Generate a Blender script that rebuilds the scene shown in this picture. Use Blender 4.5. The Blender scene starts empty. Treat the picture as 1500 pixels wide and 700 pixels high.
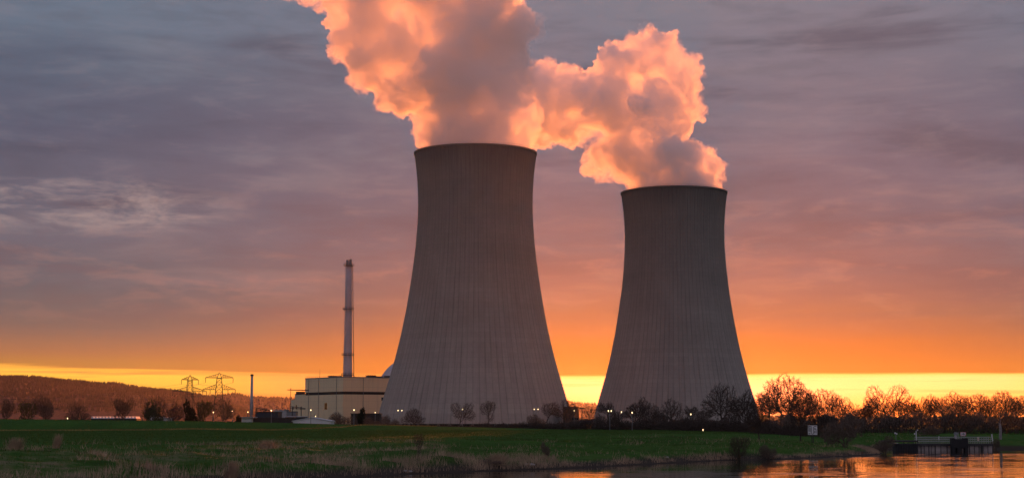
import bpy, math, random
import numpy as np
from mathutils import Vector, noise as mn

# ------------------------------------------------------------------ camera, sky, sun, exposure
SC = bpy.context.scene
COL = SC.collection
F = 2400.0                       # focal length in pixels of the 1500 px wide photograph
PITCH = math.atan2(617.5 - 350, F)
EYE = 5.0
cam_data = bpy.data.cameras.new("camera")
cam_data.sensor_width = 36.0
cam_data.lens = 36.0 * F / 1500.0
cam_data.clip_start = 0.5
cam_data.clip_end = 60000
cam = bpy.data.objects.new("camera", cam_data)
COL.objects.link(cam)
cam.location = (0, 0, EYE)
cam.rotation_euler = (math.pi / 2 + PITCH, 0, 0)
SC.camera = cam

SUN_AZ = math.atan2(965 - 750, F)      # to the right of straight ahead
SUN_EL = math.radians(2.2)

SC.view_settings.view_transform = 'Standard'
SC.view_settings.look = 'None'
SC.view_settings.gamma = 1.0
SC.view_settings.use_curve_mapping = False
SC.view_settings.exposure = 0.0
SC.cycles.max_bounces = 20
SC.cycles.volume_bounces = 18
SC.cycles.transparent_max_bounces = 16
SC.cycles.diffuse_bounces = 3
SC.cycles.glossy_bounces = 3


def s2l(r, g, b):
    f = lambda c: (c / 255.0 / 12.92) if c <= 10 else ((c / 255.0 + 0.055) / 1.055) ** 2.4
    return (f(r), f(g), f(b), 1.0)


class Nodes:
    """small helper for wiring node trees"""
    def __init__(self, tree):
        self.t = tree
        tree.nodes.clear()

    def new(self, typ, **kw):
        n = self.t.nodes.new(typ)
        for k, v in kw.items():
            setattr(n, k, v)
        return n

    def link(self, a, b):
        self.t.links.new(a, b)

    def val(self, sock, v):
        if hasattr(v, 'is_output'):
            self.t.links.new(v, sock)
        else:
            sock.default_value = v

    def math(self, op, a, b=0.0, c=None, clamp=False):
        n = self.new('ShaderNodeMath', operation=op, use_clamp=clamp)
        self.val(n.inputs[0], a)
        self.val(n.inputs[1], b)
        if c is not None:
            self.val(n.inputs[2], c)
        return n.outputs[0]

    def mix(self, fac, a, b, blend='MIX'):
        n = self.new('ShaderNodeMix', data_type='RGBA', blend_type=blend, clamp_factor=True)
        self.val(n.inputs[0], fac)
        self.val(n.inputs[6], a)
        self.val(n.inputs[7], b)
        return n.outputs[2]

    def ramp(self, fac, stops, interp='LINEAR'):
        n = self.new('ShaderNodeValToRGB')
        n.color_ramp.interpolation = interp
        e = n.color_ramp.elements
        while len(e) > len(stops):
            e.remove(e[-1])
        while len(e) < len(stops):
            e.new(1.0)
        for i, (p, c) in enumerate(stops):
            e[i].position = p
            e[i].color = c if len(c) == 4 else (*c, 1.0)
        self.val(n.inputs[0], fac)
        return n.outputs[0]

    def smooth(self, v, lo, hi, a=0.0, b=1.0):
        n = self.new('ShaderNodeMapRange', interpolation_type='SMOOTHSTEP')
        self.val(n.inputs[0], v)
        n.inputs[1].default_value = lo
        n.inputs[2].default_value = hi
        n.inputs[3].default_value = a
        n.inputs[4].default_value = b
        return n.outputs[0]

    def noise(self, vec, scale, detail=4.0, rough=0.5, dist=0.0):
        n = self.new('ShaderNodeTexNoise')
        if vec is not None:
            self.link(vec, n.inputs['Vector'])
        n.inputs['Scale'].default_value = scale
        n.inputs['Detail'].default_value = detail
        n.inputs['Roughness'].default_value = rough
        n.inputs['Distortion'].default_value = dist
        return n.outputs[0]

    def combine(self, x, y, z):
        n = self.new('ShaderNodeCombineXYZ')
        self.val(n.inputs[0], x)
        self.val(n.inputs[1], y)
        self.val(n.inputs[2], z)
        return n.outputs[0]


def hdr(r, g, b, k=1.0, kr=1.0):
    """a glow brighter than paper white: the red runs past 1"""
    c = s2l(r, g, b)
    return (c[0] * k * kr, c[1] * k, c[2] * k, 1.0)


def py2t(py):
    """tangent of elevation of a photograph row (on the centre column)"""
    return math.tan(PITCH - math.atan2(py - 350, F))


def build_world():
    w = bpy.data.worlds.new("World")
    SC.world = w
    w.use_nodes = True
    N = Nodes(w.node_tree)
    out = N.new('ShaderNodeOutputWorld')
    tc = N.new('ShaderNodeTexCoord')
    sep = N.new('ShaderNodeSeparateXYZ')
    N.link(tc.outputs['Generated'], sep.inputs[0])
    x, y, z = sep.outputs
    hor = N.math('SQRT', N.math('ADD', N.math('MULTIPLY', x, x), N.math('MULTIPLY', y, y)))
    t = N.math('DIVIDE', z, N.math('MAXIMUM', hor, 1e-4))         # tan(elevation)
    az = N.math('ARCTAN2', x, y)                                   # 0 = straight ahead
    zc = N.math('MAXIMUM', z, 0.0)
    inv = N.math('DIVIDE', 1.0, N.math('ADD', zc, 0.06))
    deck = N.combine(N.math('MULTIPLY', x, inv), N.math('MULTIPLY', y, inv), 0.0)   # cloud deck seen in perspective

    # warp the elevation a little so that the bands of cloud undulate
    streak = N.noise(N.combine(N.math('MULTIPLY', az, 4.0), N.math('MULTIPLY', t, 60.0), 3.7), 1.0, 5.0, 0.55, 0.6)
    warp = N.math('MULTIPLY', N.math('SUBTRACT', streak, 0.5), N.smooth(t, 0.03, 0.16, 0.006, 0.055))
    tw = N.math('ADD', t, warp)
    span = 0.30
    fac = N.math('DIVIDE', tw, span, clamp=True)

    def stops(rows):
        return sorted([(min(1.0, max(0.0, py2t(py) / span)), s2l(*c)) for py, c in rows], key=lambda s: s[0])
    away = N.ramp(fac, stops([
        (-70, (98, 111, 129)), (30, (103, 116, 134)), (100, (88, 99, 118)), (200, (86, 91, 111)),
        (300, (99, 99, 115)), (350, (101, 101, 115)), (430, (94, 95, 103)), (480, (118, 99, 94)),
        (520, (166, 112, 76)), (537, (182, 124, 62)), (575, (190, 118, 52)), (617, (190, 94, 38))]))
    near = N.ramp(fac, stops([
        (-70, (118, 118, 132)), (30, (124, 121, 134)), (130, (114, 112, 127)), (240, (106, 103, 120)),
        (330, (104, 96, 110)), (400, (122, 96, 102)), (460, (140, 94, 78)), (500, (170, 93, 42)),
        (535, (180, 93, 12)), (548, (184, 94, 10)), (617, (180, 88, 16))]))
    daz = N.math('ABSOLUTE', N.math('SUBTRACT', az, SUN_AZ + 0.02))
    toward = N.smooth(daz, 0.06, 0.36, 1.0, 0.0)
    base = N.mix(toward, away, near)

    # clear slot under the deck, brightest toward the sun
    edge_n = N.noise(N.combine(N.math('MULTIPLY', az, 5.0), N.math('MULTIPLY', t, 110.0), 1.3), 1.0, 4.0, 0.55, 0.4)
    slot_t = N.math('ADD', t, N.math('MULTIPLY', N.math('SUBTRACT', edge_n, 0.5), N.smooth(daz, 0.08, 0.3, 0.0026, 0.010)))
    # the slot climbs slightly to the left of the picture and thins out there
    top = N.smooth(az, -0.32, -0.12, py2t(536), py2t(548))
    low_left = N.smooth(az, -0.30, -0.08, 0.0045, 0.0)
    rel = N.math('SUBTRACT', top, slot_t)
    inside = N.math('MULTIPLY', N.smooth(rel, -0.0006, 0.0012), 1.0)
    slot_col_near = N.ramp(N.math('DIVIDE', rel, 0.030, clamp=True), [
        (0.0, hdr(255, 205, 84, 1, 1.5)), (0.10, hdr(255, 234, 140, 1, 3.4)), (0.35, hdr(255, 232, 132, 1, 3.5)), (0.62, hdr(255, 210, 84, 1, 3.2)),
        (1.0, hdr(255, 184, 52, 1, 2.8))])
    slot_col_away = N.ramp(N.math('DIVIDE', rel, 0.030, clamp=True), [
        (0.0, s2l(232, 158, 64)), (0.16, hdr(255, 204, 74, 1, 1.25)), (0.38, hdr(252, 188, 66, 1, 1.1)), (0.62, s2l(240, 150, 54)),
        (1.0, s2l(228, 122, 44))])
    slot_col = N.mix(N.smooth(daz, 0.15, 0.30, 1.0, 0.0), slot_col_away, slot_col_near)
    bars = N.smooth(N.noise(N.combine(N.math('MULTIPLY', az, 9.0), N.math('MULTIPLY', t, 260.0), 8.1), 1.0, 3.0, 0.5, 0.3), 0.52, 0.66)
    slot_col = N.mix(N.math('MULTIPLY', bars, N.smooth(daz, 0.10, 0.34, 0.55, 0.75)), slot_col,
                     N.mix(toward, s2l(220, 140, 66), hdr(255, 208, 96, 1, 2.6)))
    hot = N.math('MULTIPLY', N.smooth(daz, 0.0, 0.14, 1.0, 0.0), N.smooth(rel, 0.0005, 0.012))
    slot_col = N.mix(N.math('MULTIPLY', hot, 0.45), slot_col, (4.2, 1.05, 0.52, 1.0))
    fade_away = N.smooth(az, -0.14, -0.04, 0.0, 1.0)
    in_left = N.math('MULTIPLY', inside, N.smooth(az, -0.10, -0.22, 0.35, 1.0))
    cov = N.math('MAXIMUM', N.math('MULTIPLY', inside, fade_away), in_left)
    sky = N.mix(cov, base, slot_col)

    # rolls of the cloud deck: darker bellies, paler gaps
    big = N.noise(deck, 0.9, 6.0, 0.55, 0.6)
    fine = N.noise(N.combine(N.math('MULTIPLY', az, 7.0), N.math('MULTIPLY', t, 40.0), 5.2), 1.0, 5.0, 0.52, 0.45)
    roll = N.math('ADD', N.math('MULTIPLY', big, 0.35), N.math('MULTIPLY', fine, 0.65))
    upper = N.smooth(t, 0.035, 0.09)
    dark = N.math('MULTIPLY', N.smooth(roll, 0.52, 0.36), N.math('MULTIPLY', upper, 0.62))
    pale = N.math('MULTIPLY', N.smooth(roll, 0.50, 0.68), N.math('MULTIPLY', upper, 0.62))
    sky = N.mix(dark, sky, N.mix(N.smooth(t, 0.06, 0.16), s2l(116, 86, 90), s2l(76, 78, 94)))
    sky = N.mix(pale, sky, N.mix(toward, N.mix(N.smooth(t, 0.10, 0.2), s2l(128, 116, 122), s2l(116, 122, 136)),
                                 N.mix(N.smooth(t, 0.08, 0.17), s2l(158, 114, 104), s2l(136, 126, 134))))
    # soft mottling of the deck's underside
    mott = N.noise(N.combine(N.math('MULTIPLY', az, 22.0), N.math('MULTIPLY', t, 85.0), 2.4), 1.0, 5.0, 0.6, 0.3)
    sky = N.mix(N.math('MULTIPLY', N.smooth(mott, 0.50, 0.70), N.math('MULTIPLY', upper, 0.19)), sky,
                N.mix(N.smooth(t, 0.08, 0.17), s2l(196, 138, 118), s2l(142, 132, 140)))
    sky = N.mix(N.math('MULTIPLY', N.smooth(mott, 0.50, 0.32), N.math('MULTIPLY', upper, 0.17)), sky,
                N.mix(N.smooth(t, 0.06, 0.16), s2l(112, 80, 82), s2l(72, 76, 92)))
    # a brighter rift in the deck on the left
    ga = N.math('DIVIDE', N.math('ADD', az, 0.262), 0.075)
    gt = N.math('DIVIDE', N.math('SUBTRACT', t, 0.128), 0.014)
    g2 = N.math('ADD', N.math('MULTIPLY', ga, ga), N.math('MULTIPLY', gt, gt))
    rift = N.math('MULTIPLY', N.smooth(g2, 0.0, 2.2, 0.62, 0.0), N.smooth(mott, 0.40, 0.62))
    sky = N.mix(rift, sky, s2l(172, 152, 148))
    # behind the camera and overhead: dull blue-grey evening cloud
    back = N.smooth(y, -0.35, 0.55, 1.0, 0.0)
    sky = N.mix(back, sky, s2l(147, 135, 148))
    overhead = N.smooth(t, 0.26, 1.2)
    sky = N.mix(overhead, sky, s2l(130, 134, 158))

    nish = N.new('ShaderNodeTexSky', sky_type='NISHITA')
    nish.sun_disc = False
    nish.sun_elevation = SUN_EL
    nish.sun_rotation = SUN_AZ
    bg1 = N.new('ShaderNodeBackground')
    N.link(sky, bg1.inputs[0])
    bg1.inputs[1].default_value = 1.0
    bg2 = N.new('ShaderNodeBackground')
    N.link(nish.outputs[0], bg2.inputs[0])
    bg2.inputs[1].default_value = 0.0015
    add = N.new('ShaderNodeAddShader')
    N.link(bg1.outputs[0], add.inputs[0])
    N.link(bg2.outputs[0], add.inputs[1])
    N.link(add.outputs[0], out.inputs[0])


build_world()

sun_d = bpy.data.lights.new("sun", 'SUN')
sun_d.energy = 4.3
sun_d.angle = math.radians(0.6)
sun_d.color = (1.0, 0.228, 0.048)
sun = bpy.data.objects.new("sun", sun_d)
COL.objects.link(sun)
to_sun = Vector((math.sin(SUN_AZ) * math.cos(SUN_EL), math.cos(SUN_AZ) * math.cos(SUN_EL), math.sin(SUN_EL)))
sun.rotation_euler = to_sun.to_track_quat('Z', 'Y').to_euler()


# ------------------------------------------------------------------ helpers
def P(px, py, Y):
    """point at ground distance Y seen at photograph pixel (px, py)"""
    u = (px - 750) / F
    v = (350 - py) / F
    c, s = math.cos(PITCH), math.sin(PITCH)
    dy = c - v * s
    dz = s + v * c
    k = Y / dy
    return Vector((u * k, Y, EYE + dz * k))


def px_size(Y, z=EYE):
    """metres per photograph pixel at distance Y"""
    return (Y * math.cos(PITCH) + (z - EYE) * math.sin(PITCH)) / F


MATS = {}


def mat(name, build=None, color=None, rough=0.8, metal=0.0, var=0.25, scale=1.0):
    if name in MATS:
        return MATS[name]
    m = bpy.data.materials.new(name)
    m.use_nodes = True
    N = Nodes(m.node_tree)
    out = N.new('ShaderNodeOutputMaterial')
    if build:
        build(N, out)
    else:
        tc = N.new('ShaderNodeTexCoord')
        n = N.noise(tc.outputs['Object'], scale, 5.0, 0.6)
        c0 = tuple(c * (1 - var) for c in color[:3])
        c1 = tuple(min(1.0, c * (1 + var)) for c in color[:3])
        col = N.ramp(n, [(0.3, c0), (0.7, c1)])
        b = N.new('ShaderNodeBsdfPrincipled')
        N.link(col, b.inputs['Base Color'])
        b.inputs['Roughness'].default_value = rough
        b.inputs['Metallic'].default_value = metal
        N.link(b.outputs[0], out.inputs[0])
    MATS[name] = m
    return m


class MB:
    """collects shapes, builds ONE mesh object"""
    def __init__(self):
        self.v, self.f, self.n = [], [], 0

    def add(self, verts, faces):
        verts = np.asarray(verts, dtype=np.float64).reshape(-1, 3)
        self.v.append(verts)
        self.f.append([tuple(i + self.n for i in f) for f in faces])
        self.n += len(verts)

    def box(self, x0, x1, y0, y1, z0, z1):
        self.add([(x0, y0, z0), (x1, y0, z0), (x1, y1, z0), (x0, y1, z0),
                  (x0, y0, z1), (x1, y0, z1), (x1, y1, z1), (x0, y1, z1)],
                 [(0, 3, 2, 1), (4, 5, 6, 7), (0, 1, 5, 4), (1, 2, 6, 5), (2, 3, 7, 6), (3, 0, 4, 7)])

    def tube(self, pts, radii, n=8, cap=True):
        pts = [Vector(p) for p in pts]
        if not hasattr(radii, '__len__'):
            radii = [radii] * len(pts)
        vs, fs = [], []
        prev = None
        for i, p in enumerate(pts):
            d = (pts[min(i + 1, len(pts) - 1)] - pts[max(i - 1, 0)]).normalized()
            a = Vector((1, 0, 0)) if abs(d.x) < 0.8 else Vector((0, 1, 0))
            if prev is not None:
                a = prev
            b = d.cross(a).normalized()
            a = b.cross(d).normalized()
            prev = a
            for k in range(n):
                t = 2 * math.pi * k / n
                vs.append(p + (a * math.cos(t) + b * math.sin(t)) * radii[i])
        for i in range(len(pts) - 1):
            for k in range(n):
                fs.append((i * n + k, i * n + (k + 1) % n, (i + 1) * n + (k + 1) % n, (i + 1) * n + k))
        if cap:
            fs.append(tuple(range(n - 1, -1, -1)))
            fs.append(tuple(range((len(pts) - 1) * n, len(pts) * n)))
        self.add(vs, fs)

    def lathe(self, prof, n=24, cx=0, cy=0, close=False):
        vs, fs = [], []
        for z, r in prof:
            for k in range(n):
                t = 2 * math.pi * k / n
                vs.append((cx + r * math.cos(t), cy + r * math.sin(t), z))
        m = len(prof)
        for i in range(m - 1 + (1 if close else 0)):
            j = (i + 1) % m
            for k in range(n):
                fs.append((i * n + k, i * n + (k + 1) % n, j * n + (k + 1) % n, j * n + k))
        if not close:
            fs.append(tuple(range(n - 1, -1, -1)))
            fs.append(tuple(range((m - 1) * n, m * n)))
        self.add(vs, fs)

    def mesh(self, name, smooth=False):
        me = bpy.data.meshes.new(name)
        v = np.concatenate(self.v) if self.v else np.zeros((0, 3))
        me.from_pydata(v.tolist(), [], [f for g in self.f for f in g])
        if smooth:
            me.polygons.foreach_set('use_smooth', [True] * len(me.polygons))
        me.update()
        return me

    def build(self, name, material, parent=None, loc=None, smooth=False):
        me = self.mesh(name, smooth)
        me.materials.append(material)
        return link(name, me, parent, loc)


def link(name, data, parent=None, loc=None):
    o = bpy.data.objects.new(name, data)
    COL.objects.link(o)
    if parent:
        o.parent = parent
    if loc is not None:
        o.location = loc
    return o


def tag(o, label=None, cat=None, group=None, kind=None):
    if label:
        o['label'] = label
    if cat:
        o['category'] = cat
    if group:
        o['group'] = group
    if kind:
        o['kind'] = kind
    return o


def thing(name, loc, label, cat, group=None, rz=0.0):
    o = link(name, None, None, loc)
    o.rotation_euler = (0, 0, rz)
    return tag(o, label, cat, group)


def copy_tree(o, parent=None):
    c = o.copy()
    COL.objects.link(c)
    if parent:
        c.parent = parent
    for ch in list(o.children):
        copy_tree(ch, c)
    return c


# ------------------------------------------------------------------ cooling towers
TOWER_PROF = [(5.2, 52.4), (16.8, 49.3), (29.6, 45.7), (44.2, 41.6), (58, 38.5), (69.9, 36.2), (86, 33.9), (100.6, 32.2),
              (112, 31.2), (124.1, 30.8), (134.9, 31.4), (143, 32.15), (149.9, 32.9)]


def tower_radius(z):
    zs = np.array([p[0] for p in TOWER_PROF])
    rs = np.array([p[1] for p in TOWER_PROF])
    c = np.polyfit(zs, rs, 6)
    return np.polyval(c, z)


def concrete_shell(N, out):
    tc = N.new('ShaderNodeTexCoord')
    sep = N.new('ShaderNodeSeparateXYZ')
    N.link(tc.outputs['Object'], sep.inputs[0])
    x, y, z = sep.outputs
    ang = N.math('ARCTAN2', y, x)
    a56 = N.math('MULTIPLY', ang, 88 / (2 * math.pi))
    cell = N.math('FRACT', N.math('ADD', a56, 0.0))
    cdist = N.math('ABSOLUTE', N.math('SUBTRACT', cell, 0.5))
    idx = N.math('FLOOR', a56)
    wn = N.new('ShaderNodeTexWhiteNoise', noise_dimensions='1D')
    N.link(idx, wn.inputs['W'])
    cyl = N.combine(N.math('MULTIPLY', ang, 40.0), N.math('MULTIPLY', z, 0.035), 0.0)
    run = N.noise(cyl, 1.0, 4.0, 0.6)
    stain = N.noise(tc.outputs['Object'], 0.035, 6.0, 0.6)
    fine = N.noise(tc.outputs['Object'], 0.6, 4.0, 0.6)
    # weathering: damp dark concrete towards the crown; colour brightened low down to offset shade
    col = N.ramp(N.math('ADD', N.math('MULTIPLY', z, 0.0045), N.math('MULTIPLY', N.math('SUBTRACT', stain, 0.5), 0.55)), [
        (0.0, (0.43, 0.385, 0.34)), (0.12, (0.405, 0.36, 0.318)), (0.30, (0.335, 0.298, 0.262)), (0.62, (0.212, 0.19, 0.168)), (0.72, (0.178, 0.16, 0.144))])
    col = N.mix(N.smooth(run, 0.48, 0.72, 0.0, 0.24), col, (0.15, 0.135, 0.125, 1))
    col = N.mix(N.math('MULTIPLY', wn.outputs[0], 0.16), col, (0.17, 0.155, 0.148, 1))
    # every casting panel came out a slightly different grey
    wp = N.new('ShaderNodeTexWhiteNoise', noise_dimensions='2D')
    N.link(N.combine(idx, N.math('FLOOR', N.math('MULTIPLY', z, 1 / 5.2)), 0.0), wp.inputs['Vector'])
    col = N.mix(N.math('MULTIPLY', wp.outputs[0], 0.12), col, (0.15, 0.135, 0.127, 1))
    wl = N.new('ShaderNodeTexWhiteNoise', noise_dimensions='1D')
    N.link(N.math('FLOOR', N.math('MULTIPLY', z, 1 / 2.6)), wl.inputs['W'])
    col = N.mix(N.math('MULTIPLY', wl.outputs[0], 0.10), col, (0.12, 0.11, 0.105, 1))
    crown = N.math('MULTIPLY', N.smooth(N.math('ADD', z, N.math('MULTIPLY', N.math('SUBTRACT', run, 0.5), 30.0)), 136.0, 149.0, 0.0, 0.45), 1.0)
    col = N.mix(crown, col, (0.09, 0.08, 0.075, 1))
    # vertical joint seams with dirt, and faint casting lifts
    seam = N.math('MULTIPLY', N.smooth(cdist, 0.36, 0.49), N.smooth(run, 0.25, 0.65, 0.08, 0.40))
    col = N.mix(seam, col, (0.075, 0.066, 0.062, 1))
    lift = N.math('ABSOLUTE', N.math('SUBTRACT', N.math('FRACT', N.math('MULTIPLY', z, 1 / 2.6)), 0.5))
    col = N.mix(N.smooth(lift, 0.44, 0.50, 0.0, 0.16), col, (0.1, 0.09, 0.085, 1))
    col = N.mix(N.smooth(fine, 0.3, 0.7, 0.10, 0.0), col, (0.1, 0.095, 0.09, 1))
    b = N.new('ShaderNodeBsdfPrincipled')
    N.link(col, b.inputs['Base Color'])
    b.inputs['Roughness'].default_value = 0.9
    N.link(b.outputs[0], out.inputs[0])


def make_tower(Y, px, z_off, label):
    x = (px - 750) / F * (Y * math.cos(PITCH))
    root = thing('cooling_tower', (x, Y, z_off), label, 'cooling tower', 'hyperbolic cooling towers')
    # shell with real thickness and 128 shallow wind ribs
    n = 384
    ang = np.linspace(0, 2 * np.pi, n, endpoint=False)
    rib = np.where(np.arange(n) % 3 == 0, 0.10, 0.0)
    zs = np.linspace(5.2, 149.9, 74)
    rings = []
    for z in zs:
        r = tower_radius(z) + rib
        rings.append(np.stack([r * np.cos(ang), r * np.sin(ang), np.full(n, z)], 1))
    top = tower_radius(149.9)
    for r, z in ((top + 0.55, 149.9), (top + 0.55, 151.0), (top - 1.3, 151.0)):
        rings.append(np.stack([r * np.cos(ang), r * np.sin(ang), np.full(n, z)], 1))
    for z in zs[::-1]:
        r = tower_radius(z) - 0.8
        rings.append(np.stack([r * np.cos(ang), r * np.sin(ang), np.full(n, z)], 1))
    v = np.concatenate(rings)
    m = len(rings)
    k = np.arange(n)
    k2 = (k + 1) % n
    faces = []
    for i in range(m):
        j = (i + 1) % m
        faces.append(np.stack([i * n + k, i * n + k2, j * n + k2, j * n + k], 1))
    me = bpy.data.meshes.new('shell')
    me.from_pydata(v.tolist(), [], np.concatenate(faces).tolist())
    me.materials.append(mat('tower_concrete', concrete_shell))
    me.update()
    link('shell', me, root)
    dark = mat('inlet_concrete', color=(0.12, 0.11, 0.105), rough=0.9)
    mb = MB()
    for i in range(56):
        a0, a1 = 2 * math.pi * i / 56, 2 * math.pi * (i + 0.5) / 56
        a2 = 2 * math.pi * (i + 1) / 56
        lo = (54.6 * math.cos(a1), 54.6 * math.sin(a1), 0.0)
        for aa in (a0, a2):
            mb.tube([lo, (52.0 * math.cos(aa), 52.0 * math.sin(aa), 5.3)], 0.36, 6)
    mb.build('raker_columns', dark, root)
    mb = MB()
    mb.lathe([(-0.5, 57.0), (1.4, 57.0), (1.4, 56.4), (-0.5, 56.4)], 96, close=True)
    mb.build('basin_wall', mat('basin_concrete', color=(0.10, 0.095, 0.09)), root)
    mb = MB()
    mb.lathe([(0.0, 46.0), (5.5, 46.0)], 64)
    mb.build('cooling_fill', mat('fill_dark', color=(0.02, 0.02, 0.022)), root)
    # walkway railing on the rim
    mb = MB()
    for zz in (151.55, 152.1):
        pts = [((top - 0.4) * math.cos(a), (top - 0.4) * math.sin(a), zz) for a in np.linspace(0, 2 * np.pi, 97)]
        mb.tube(pts, 0.045, 4, cap=False)
    for a in np.linspace(0, 2 * np.pi, 96, endpoint=False):
        mb.tube([((top - 0.4) * math.cos(a), (top - 0.4) * math.sin(a), 151.0),
                 ((top - 0.4) * math.cos(a), (top - 0.4) * math.sin(a), 152.1)], 0.04, 4)
    mb.build('rim_railing', mat('galvanised_steel', color=(0.3, 0.3, 0.31), rough=0.5, metal=0.6), root)
    return root


TOWER_Y1, TOWER_Y2 = 880.0, 1020.0
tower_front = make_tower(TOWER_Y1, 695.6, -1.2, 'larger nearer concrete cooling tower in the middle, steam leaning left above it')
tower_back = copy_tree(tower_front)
tower_back.location = ((991 - 750) / F * TOWER_Y2 * math.cos(PITCH), TOWER_Y2, -3.2)
tower_back.rotation_euler.z = 0.37
tower_back['label'] = 'smaller farther concrete cooling tower to the right, rising behind dark bare trees'


# ------------------------------------------------------------------ steam
def fbm_billow(p, octaves, seed):
    """rounded bumps with creases: absolute-value turbulence"""
    s = 0.0
    a = 1.0
    q = Vector((p[0] + seed, p[1] - seed * 0.7, p[2] + seed * 1.3))
    for _ in range(octaves):
        s += a * abs(mn.noise(q))
        q = q * 2.03 + Vector((3.1, 1.7, 5.3))
        a *= 0.52
    return s


def ico_verts(sub=3):
    import bmesh
    bm = bmesh.new()
    bmesh.ops.create_icosphere(bm, subdivisions=sub, radius=1.0)
    v = [tuple(x.co) for x in bm.verts]
    f = [tuple(x.index for x in g.verts) for g in bm.faces]
    bm.free()
    return np.array(v), f


ICO = ico_verts(3)


def remesh(me, voxel):
    o = bpy.data.objects.new('tmp', me)
    COL.objects.link(o)
    md = o.modifiers.new('r', 'REMESH')
    md.mode = 'VOXEL'
    md.voxel_size = voxel
    dg = bpy.context.evaluated_depsgraph_get()
    new = bpy.data.meshes.new_from_object(o.evaluated_get(dg))
    bpy.data.objects.remove(o)
    return new


def displace(me, scale, amp, octaves, seed, bias=0.0):
    n = len(me.vertices)
    co = np.empty(n * 3)
    me.vertices.foreach_get('co', co)
    co = co.reshape(-1, 3)
    no = np.empty(n * 3)
    me.vertex_normals.foreach_get('vector', no)
    no = no.reshape(-1, 3)
    d = np.array([fbm_billow(p / scale, octaves, seed) for p in co])
    co = co + no * ((d - bias) * amp)[:, None]
    me.vertices.foreach_set('co', co.ravel())
    me.update()


def steam_plume(label, Y, z_rim, cx, blobs, seed, density):
    """blobs: (px, py, radius_px, depth offset in metres) of the puffs, at the tower's distance"""
    mb = MB()
    rnd = random.Random(seed)
    for px, py, r, dy in blobs:
        c = P(px, py, Y + dy)
        R = r * px_size(Y + dy, c.z)
        mb.add(ICO[0] * np.array([R, R * 1.0, R]) + np.array(c), ICO[1])
    # column rising out of the mouth
    top = tower_radius(149.9) - 1.6
    mb.lathe([(z_rim - 16, top - 3), (z_rim - 4, top - 0.6), (z_rim + 3, top), (z_rim + 12, top - 1.5), (z_rim + 22, top - 5)], 40, cx, Y)
    me = remesh(mb.mesh('tmp'), 2.2)
    displace(me, 26, 15, 3, seed, 0.45)
    me = remesh(me, 1.5)
    displace(me, 9.5, 7.5, 3, seed + 11, 0.42)
    me = remesh(me, 1.15)
    displace(me, 3.4, 2.8, 3, seed + 23, 0.4)
    # steam stays inside the mouth below the rim
    n = len(me.vertices)
    co = np.empty(n * 3)
    me.vertices.foreach_get('co', co)
    co = co.reshape(-1, 3)
    r = np.hypot(co[:, 0] - cx, co[:, 1] - Y)
    low = (co[:, 2] < z_rim + 3.0) & (r < 48) & (r > top - 0.6)
    k = np.where(low, (top - 0.6) / np.maximum(r, 1e-3), 1.0)
    co[:, 0] = cx + (co[:, 0] - cx) * k
    co[:, 1] = Y + (co[:, 1] - Y) * k
    me.vertices.foreach_set('co', co.ravel())
    me.update()
    me.name = 'steam_plume'
    for p in me.polygons:
        p.use_smooth = True

    puffs = [(P(px, py, Y + dy), r * px_size(Y + dy)) for px, py, r, dy in blobs]
    puffs += [(Vector((cx, Y, z_rim - 8)), top + 2), (Vector((cx, Y, z_rim + 6)), top + 2), (Vector((cx, Y, z_rim + 20)), top)]

    def vol(N, out):
        v = N.new('ShaderNodeVolumePrincipled')
        v.inputs['Color'].default_value = (STEAM_ALB, STEAM_ALB, STEAM_ALB, 1)
        tc = N.new('ShaderNodeTexCoord')
        field = None
        for c, r in puffs:
            dn = N.new('ShaderNodeVectorMath', operation='DISTANCE')
            N.link(tc.outputs['Object'], dn.inputs[0])
            dn.inputs[1].default_value = c
            f = N.math('SUBTRACT', r, dn.outputs['Value'])
            field = f if field is None else N.math('SMOOTH_MAX', field, f, 4.0)
        lump = N.noise(tc.outputs['Object'], 0.024, 3.0, 0.55, 0.4)
        wisp = N.noise(tc.outputs['Object'], 0.06, 7.0, 0.66, 1.0)
        edge = N.math('ADD', field, N.math('MULTIPLY', N.math('SUBTRACT', wisp, 0.5), 52.0))
        edge = N.math('ADD', edge, N.math('MULTIPLY', N.math('SUBTRACT', lump, 0.5), 20.0))
        curl = N.noise(tc.outputs['Object'], 0.17, 5.0, 0.6, 1.2)
        n = N.math('ADD', N.math('MULTIPLY', lump, 0.46), N.math('ADD', N.math('MULTIPLY', wisp, 0.36), N.math('MULTIPLY', curl, 0.18)))
        body = N.smooth(n, 0.40, 0.60, density * 0.26, density * 2.3)
        N.link(N.math('MULTIPLY', body, N.smooth(edge, -7.0, 11.0)), v.inputs['Density'])
        v.inputs['Anisotropy'].default_value = STEAM_G
        N.link(v.outputs[0], out.inputs['Volume'])
    m = mat('steam_%d' % seed, vol)
    m.cycles.volume_step_rate = 0.15
    me.materials.clear()
    me.materials.append(m)
    o = link('steam_plume', me)
    tag(o, label, 'steam', 'steam plumes')
    print('steam', len(me.vertices))
    return o


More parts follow.
